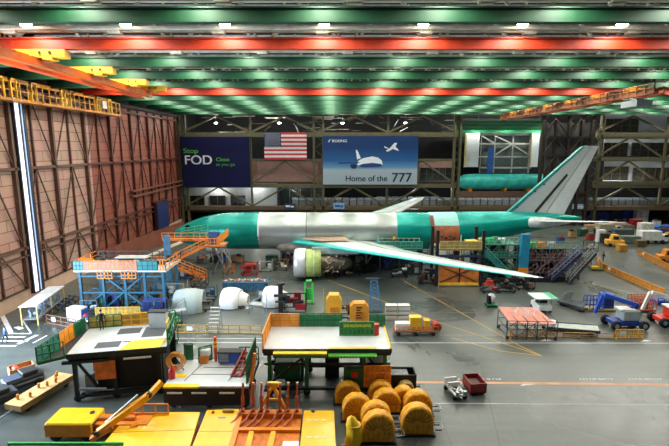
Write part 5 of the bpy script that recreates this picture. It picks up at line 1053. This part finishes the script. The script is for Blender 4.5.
t = thing('gear_enclosure', 'dark tented enclosure in the shade under the centre body', 'enclosure', (9.5, 71, 0)); obj('curtain', MB().box(-4.5,4.5,-2.4,-2.3,.2,3.0).box(-4.5,-4.4,-2.3,2.3,.2,3.0), M('#101416', .8, 0, .4, 1), t); legs(t, [(x,y) for x in (-4.4,0,4.4) for y in (-2.2,2.2)], 0, 3.0, .12, BLK, 'post')
# ---- right-hand vehicles and stands -----------------------------------------------------------------------
t = T('inspection_stand', 'steel tube stand carrying a salmon-pink panel at right', 'stand', 526, 334, -3); lattice(t, -2.5, 2.5, -1.5, 1.6, 0, 2.0, 5, 2, M('#3c3c38', .5), .07)
obj('pink_panel', MB().add([(-2.2,-1.4,1.75),(2.3,-1.5,1.75),(1.5,1.7,2.35),(-2.5,1.6,2.35),(-2.2,-1.4,1.68),(2.3,-1.5,1.68),(1.5,1.7,2.28),(-2.5,1.6,2.28)], [(0,1,2,3),(7,6,5,4),(0,4,5,1),(1,5,6,2),(2,6,7,3),(3,7,4,0)]), M('#e0907c', .5, 0, .15), t)
m = MB(); rnd = random.Random(2)
for i in range(12): x = rnd.uniform(-1.2,1.4); y = rnd.uniform(-.8,1.0); m.bar((x,y,2.15),(x+rnd.uniform(-.6,.6),y+.2,2.6),.07)
obj('clamps', m, WHT, t); wheelset(t, (-2.4,2.4), (-1.4,1.5), .18, .1)
t = T('tug_cart', 'small white utility cart with a pale green roof', 'cart', 541, 310, 0); obj('body', rb((1.7,2.2,.7), .15), M('#dfe3e0', .4), t).location = (0,0,.25); obj('roof', MB().box(-1.3,1.3,-1.3,1.0,1.75,1.85), M('#cfe8d8', .4), t); obj('roof_edge', MB().box(.5,1.32,-1.32,1.02,1.86,1.9), M('#58b48c', .4), t); legs(t, [(-.75,-.9),(.75,-.9),(-.75,.8),(.75,.8)], .9, 1.76, .06, STEEL, 'roof_post'); obj('seat', MB().box(-.6,.6,-.2,.4,.95,1.2), BLK, t); wheelset(t, (-.75,.75), (-.7,.7), .25, .16)
t = T('ladder_cart', 'dark grey cart with folded aluminium ladders at right centre', 'cart', 572, 308, -62); obj('bed', MB().box(-1.7,1.7,-.5,.5,.3,.45), DGR, t); wheelset(t, (-1.2,1.2), (-.45,.45), .22, .12)
for i in range(4): obj('folded_ladder', MB().bar((-1.7,-.4+i*.27,.55),(1.6,-.4+i*.27,.8+.1*i),.06,.25).bar((-1.3+.2*i,-.4+i*.27,.8),(-.6+.1*i,-.4+i*.27,1.9),.06,.18), M('#8c9494', .35, .6), t)
t = T('boarding_ramp', 'long low grey wheeled ramp between the pink stand and the blue lift', 'ramp', 574, 332, -25); obj('ramp_bed', MB().add([(-2.6,-.8,.35),(2.2,-.8,.8),(2.2,.8,.8),(-2.6,.8,.35),(-2.6,-.8,.2),(2.2,-.8,.6),(2.2,.8,.6),(-2.6,.8,.2)], [(0,1,2,3),(7,6,5,4),(0,4,5,1),(1,5,6,2),(2,6,7,3),(3,7,4,0)]), M('#b0b8b4', .4), t); obj('side_beam', MB().bar((-2.6,-.85,.3),(2.3,-.85,.7),.08,.3).bar((-2.6,.85,.3),(2.3,.85,.7),.08,.3), DGR, t); wheelset(t, (-1.7,1.5), (-.7,.7), .22, .14); obj('end_box', MB().box(-2.5,-1.8,-.5,.5,.4,.85), WHT, t)
def lift(label, px, py, c1, c2, c3, rz=0, flip=1):
    t = T('boom_lift', label, 'boom lift', px, py, rz); B = M(c1, .4, 0, .12)
    obj('chassis', rb((3.4,1.5,.5), .12), B, t).location = (0,0,.4); wheelset(t, (-1.5,1.5), (-.95,.95), .52, .38)
    for x in (-1.5,1.5): obj('hub', MB().tube((x,-1.17,.52),(x,-1.12,.52),.24,12), M('#8a9aa8', .4), t)
    obj('turret', rb((1.9,1.4,1.1), .15), M(c2, .45), t).location = (.3,.0,.95); obj('turret_cap', MB().box(-.9,.7,-.6,.6,2.05,2.2), WHT, t)
    obj('boom', MB().bar((1.3*flip,.1,2.45),(-2.2*flip,.5,3.5),.35,.42), M(c3, .4), t); obj('boom', MB().bar((-2.2*flip,.7,3.5),(-2.9*flip,.7,1.4),.26,.3), M(c3, .4), t)
    obj('riser', MB().bar((.6*flip,-.1,2.0),(1.3*flip,.1,2.5),.3,.5), B, t); obj('hydraulic_ram', MB().tube((.9*flip,.1,2.1),(-1.0*flip,.3,2.9),.07,8), STEEL, t)
    return t
lift('blue boom lift with grey turret parked at the right', 624, 327, '#1c3c90', '#9aa8a8', '#2450b8')
t = T('lift_basket', 'blue steel basket and power unit at the head of the blue boom lift', 'basket', 598, 309); obj('basket_frame', rail_mb((-1.5,-.8,.25),(.1,-.8,.25),1.3,4,.08), BLU, t); obj('basket_frame', rail_mb((-1.5,.6,.25),(.1,.6,.25),1.3,4,.08), BLU, t); obj('deck', MB().box(-1.6,1.6,-.9,.8,.1,.25), M('#a8904a', .5), t); obj('power_unit', rb((1.3,1.2,1.7), .1), M('#1e46a0', .4), t).location = (.9,0,.25); obj('grille', MB().box(.45,1.3,-.66,-.6,.6,1.5), NAVY, t)
lift('red boom lift with white boom cut by the right edge', 671, 324, '#c8301c', '#d84028', '#e0e2e0')
t = T('lift_basket', 'rusty orange wire basket left of the red boom lift', 'basket', 641, 310); obj('deck', MB().box(-1.2,1.2,-.8,.8,.1,.22), RUST, t)
for y in (-.8,0,.8): obj('basket_frame', rail_mb((-1.2,y,.2),(1.2,y,.2),1.5,6,.07,3), M('#b85c3a', .5), t)
obj('box', MB().box(-.5,.5,-.4,.4,.2,1.0), M('#8a3c28', .5), t)
t = T('floor_unit', 'blue low platform unit by the right edge behind the red lift', 'platform', 665, 303); obj('base', rb((3.0,1.6,.5), .1), M('#2450b0', .4), t); obj('guard', rail_mb((-1.4,-.7,.5),(1.4,-.7,.5),.7,4,.06), BLU, t)
t = T('pump_cart', 'small black and white pump cart with green feet alone right of the wing tip', 'cart', 491, 306, 0); obj('tank', MB().lathe([(0,0),(0,.4),(.9,.45),(1.2,.2)], (0,0,.45), 'z', 16), WHT, t); obj('motor', MB().box(-.5,-.1,-.4,.3,.4,1.4), BLK, t); obj('base', MB().box(-.6,.6,-.6,.6,.2,.35), M('#2a7a40', .5), t); wheelset(t, (-.5,.5), (-.5,.5), .16, .1)
t = T('pallet_load', 'small orange-tipped cart at the foot of the tail dock stairs', 'cart', 596, 270); obj('base', MB().box(-.9,.9,-.5,.5,.15,.3), M('#3a8a4a', .5), t); obj('load', MB().box(-.7,.3,-.4,.4,.3,.6), YEL, t); obj('mast', MB().bar((-.8,0,.3),(-1.5,0,2.8),.07), M('#d88a60', .5), t); wheelset(t, (-.7,.7), (-.4,.4), .12, .08)
# ---- far right: parked vehicles, tarpaulins, cabinets against the rear frame -------------------------------
def truck(label, px, py, c1, w=4.0, h=2.6, rz=0, cab='#dfe3e0'):
    t = T('box_truck', label, 'truck', px, py, rz); obj('cargo_box', rb((w,2.0,h-.7), .08), M(c1, .45), t).location = (-.4,0,.7); obj('cab', rb((1.4,1.9,h*.55), .2), M(cab, .4), t).location = (w/2+.35,0,.45); obj('windscreen', MB().box(w/2+.1,w/2+.9,-1.0,-.94,h*.55,h*.7+.1), M('#1c2a30', .1), t); wheelset(t, (-w*.3,w*.45), (-.9,.9), .42, .25); return t
truck('white box truck parked beyond the mesh barriers at far right', 650, 243, '#dfe2dc')
truck('pale grey covered van left of the white box truck', 606, 233, '#a8a08c', 3.6, 2.2, 5, '#b8b4a4')
def tug(label, px, py, col_, s=1.0):
    t = T('tow_tug', label, 'tug', px, py, -12); obj('body', rb((2.8*s,1.5*s,.8*s), .15), M(col_, .45), t).location = (0,0,.35); obj('cab', MB().prism([(-.7*s,1.1*s),(.7*s,1.1*s),(.5*s,2.0*s),(-.5*s,2.0*s)], 'y', -.6*s, .6*s), M(col_, .45), t); obj('windscreen', MB().box(-.4*s,.4*s,-.64*s,-.6*s,1.25*s,1.8*s), M('#2a3438', .2), t); wheelset(t, (-.9*s,.9*s), (-.7*s,.7*s), .35, .25); return t
tug('yellow tow tug with cab near the mesh barriers', 614, 246, '#e0a83c', 1.15); tug('orange tug at the right edge behind the mesh barrier', 667, 262, '#d88a30', 1.1); tug('small yellow tug beyond the white box truck at the right edge', 668, 242, '#c8a04a', 1.0)
def cab(label, px, py, w, h, d, col_, name='storage_cabinet', cat='cabinet', z=0):
    t = T(name, label, cat, px, py); obj('body', rb((w,d,h), .06), M(col_, .5), t); obj('door', MB().box(-w*.42,-.03,-d/2-.05,-d/2,.15,h*.9), M(col_, .4, 0, .3), t); obj('door', MB().box(.03,w*.42,-d/2-.05,-d/2,.15,h*.9), M(col_, .4, 0, .3), t); return t
for a in (('white tall locker beside the tail dock stairs',600,242,1.6,2.6,1.0,'#d8dcd6'),('dark red large cabinet at far right under the rear frame',635,228,2.4,2.2,1.6,'#8c1c24'),('white cabinet standing behind the dark red cabinet',640,223,3,4.2,1.6,'#dfe2e0'),
          ('white angled case right of the dark red cabinet',645,232,3,2.2,1.6,'#e0e2dc'),('grey-green workbench cabinet right of the yellow tug',630,243,4.0,1.5,1.4,'#6c7a70'),('teal-grey workbench cabinet behind the yellow tug',622,236,4.4,1.6,1.4,'#4c5a58'),
          ('tan cabinet with boxes left of the pale covered van',592,231,3.4,1.5,1.4,'#a88a70'),('pale pink cabinet behind the stabilizer tip',617,229,4,1.6,1.4,'#c8a898'),('black cabinet right of the tall white locker',606,243,2.2,2.0,1.2,'#1c2022'),
          ('brown cabinet between the two tugs at far right',640,246,1.8,1.2,1.2,'#6a5a3c'),('small tan crate in front of the yellow tug',621,251,1.6,1.3,1.2,'#c8963c')):
    cab(*a)
for i, (x0, x1, y, h, c_, lab) in enumerate(((585,607,222,3.0,'#1c3c9c','deep blue tarpaulin-covered stack left of the green items under the rear frame'),(607,619,221.5,3.2,'#1c2a58','dark navy covered stack with green boxes under the rear frame'),(619,634,221,3.2,'#2450b8','bright blue tarpaulin-covered stack right of the navy one'),(652,676,231,1.4,'#2c6ab8','long low blue covered table at the right edge'))):
    a, b3 = G(x0, y), G(x1, y); t = thing('covered_stack', lab, 'covered stack', tuple((a+b3)/2)); w_ = (b3.x-a.x)/2*.96
    obj('tarpaulin', MB().prism([(-w_,0),(w_,0),(w_*.97,h*.85),(w_*.5,h),(-w_*.1,h*.9),(-w_*.6,h),(-w_*.98,h*.8)], 'y', -1.1, 1.1), M(c_, .5, 0, .4, .8), t)
    for k in range(4): obj('front_box', MB().box(-w_+w_*.5*k+.1, -w_+w_*.5*k+.9, -1.6, -1.15, .1, .9), M(('#38a058','#c83a30','#d8d8cc','#3a78c8')[(k+i) % 4], .5), t)
# clutter of carts along the rear line, seen below the body and beyond the tail
rnd = random.Random(77); k = 0
names = ['grey','white','blue','tan','dark green','red','black','pale blue']; cc = ['#7a807e','#cfd2cc','#2c5aa0','#b09060','#2c5a40','#a03028','#1c1e20','#8ab0c8']
spots = [(192,240),(212,252),(222,262),(238,262),(272,262),(296,256),(352,262),(398,262),(408,268),(420,264),(560,244),(572,238),(582,236),(590,240),(598,236),(612,240),(628,232),(656,226),(662,236)]
where = ['under the nose','beside the orange stairs','right of the orange stairs','left of the red lift stand','right of the red lift stand','under the engine pylon','under the wing root','under the middle of the wing','under the outer wing','left of the orange-based dock','behind the tail dock','under the stabilizer root','under the stabilizer','under the stabilizer tip','past the stabilizer tip','behind the yellow tug','behind the workbenches','near the right edge against the frame','beside the white box truck']
for (px, py), wh in zip(spots, where):
    n = names[k % 8]; t = T('tool_cart', '%s wheeled tool cart %s' % (n, wh), 'cart', px, py, rnd.uniform(-20, 20))
    w_ = rnd.uniform(1.3, 2.2); h = rnd.uniform(1.0, 1.6); obj('cabinet', rb((w_, 1.0, h-.2), .05), M(cc[k % 8], .5), t).location = (0,0,.2); obj('work_top', MB().box(-w_/2-.04,w_/2+.04,-.54,.54,h,h+.06), DGR, t)
    for j in range(3): obj('drawer', MB().box(-w_*.42,w_*.42,-.54,-.5,.3+j*(h-.3)/3,.3+(j+.8)*(h-.3)/3), M(cc[k % 8], .35, .2, .3), t)
    wheelset(t, (-w_*.35,w_*.35), (-.38,.38), .1, .07); obj('load', MB().cb((rnd.uniform(-.3,.3),0,h+.2), (.6,.5,.28)), M(cc[(k+3) % 8], .5), t); k += 1
# ================================================================== further equipment
for i, a in enumerate((('dark teal unit in the middle under the teal scaffold', 112, 309, ('#123c48','#1c6478','#20262a','#3a8a6a'), 8, 1.2),
    ('black unit at the right end under the teal scaffold', 140, 307, ('#14181c','#1c4a5a','#2a2c2c','#b87a3a'), 8, 1.2),
    ('grey and blue stand right behind the teal scaffold', 160, 296, ('#5a6264','#2c6a8a','#8a9090','#14181c'), 7, 1.2),
    ('brown unit at the foot of the orange stairs', 158, 303, ('#3a2c24','#a8642c','#5a5048','#1c6a6a'), 7, 1.1),
    ('green and yellow unit between the mesh fence and the step frame', 172, 328, ('#1c5a34','#2c9a4c','#c8a838','#14181c'), 7, 1.0),
    ('pale stand under the left end of the teal scaffold', 92, 313, ('#6a7478','#a8b4b8','#2c6a8a','#14181c'), 6, 1.0),
    ('grey unit by the far side of the teal scaffold', 128, 292, ('#3a3c3c','#8a6a50','#6a7470','#14181c'), 7, 1.3),
    ('navy and white unit beneath the nose landing', 186, 279, ('#1c2444','#c8ccc8','#2c4a8a','#14181c'), 7, 1.2),
    ('brown unit behind the grey-green cowling', 200, 287, ('#3a302a','#8a5a3a','#6a6c68','#14181c'), 7, 1.1),
    ('dark unit right of the tail dock stairs foot', 582, 268, ('#2a2c30','#6a6c78','#8a4a3a','#14181c'), 7, 1.1),
    ('dark unit behind the yellow tug and the long barriers', 590, 252, ('#2a2c30','#b0a890','#4a6a5a','#14181c'), 7, 1.1))):
    eq_stand(a[0], a[1], a[2], a[3], a[4], a[5], 90+i, 'equipment_stand', 'equipment')
for lab, x, y, w_, d_, h_, c_ in (('dark green pump cabinet beneath the left part of the centre dock', -3.4, 35.2, 1.6, .9, 2.0, '#0e4a30'), ('black cabinet beneath the middle of the centre dock', -.2, 35.6, 1.2, .8, 2.4, '#14181a'), ('blue-green drum cabinet beneath the right part of the centre dock', 1.2, 33.2, 1.1, .8, 1.0, '#1c5a7a'), ('dark cabinet beneath the right end of the centre dock', 3.4, 35.4, 1.3, .8, 2.6, '#1a2420')):
    t = thing('pump_cabinet', lab, 'cabinet', (x, y, 0)); obj('body', rb((w_, d_, h_), .08), M(c_, .5), t); obj('door', MB().box(-w_*.4, w_*.4, -d_/2-.05, -d_/2, .2, h_*.85), M(c_, .35, 0, .35), t); obj('handle', MB().box(w_*.25, w_*.3, -d_/2-.1, -d_/2-.05, h_*.45, h_*.6), STEEL, t)
t = thing('dark_pallet_box', 'black open box of grey parts right of the orange gate at the centre dock', 'box', tuple(G(401, 388))); obj('box_wall', MB().box(-1.1,1.1,-.7,-.62,0,1.5).box(-1.1,1.1,.62,.7,0,1.5).box(-1.1,-1.02,-.7,.7,0,1.5).box(1.02,1.1,-.7,.7,0,1.5), BLK, t); obj('floor_board', MB().box(-1.1,1.1,-.7,.7,0,.1), BLK, t); obj('load', MB().cb((-.2,0,1.1),(1.4,1.0,.6)), M('#6a7070', .5, 0, .6, 4), t)
# ================================================================== LIGHT
w = bpy.data.worlds.new('hall_air'); bpy.context.scene.world = w; w.use_nodes = True
w.node_tree.nodes['Background'].inputs[0].default_value = (.75, .88, 1, 1); w.node_tree.nodes['Background'].inputs[1].default_value = .1
# cool fill on the near-left floor; its unseen hangar doorway is added
dl = bpy.data.lights.new('door_fill', 'AREA'); dl.shape = 'RECTANGLE'; dl.size = 16; dl.size_y = 14; dl.energy = 22000; dl.color = (.62, .78, 1)
do = bpy.data.objects.new('door_fill', dl); C.objects.link(do); do.location = (XL+.5, 33, 8); do.rotation_euler = (0, R(-90), 0)
vs = bpy.context.scene.view_settings
vs.view_transform = 'Standard'; vs.look = 'None'; vs.gamma = 1; vs.use_curve_mapping = False; vs.exposure = .25
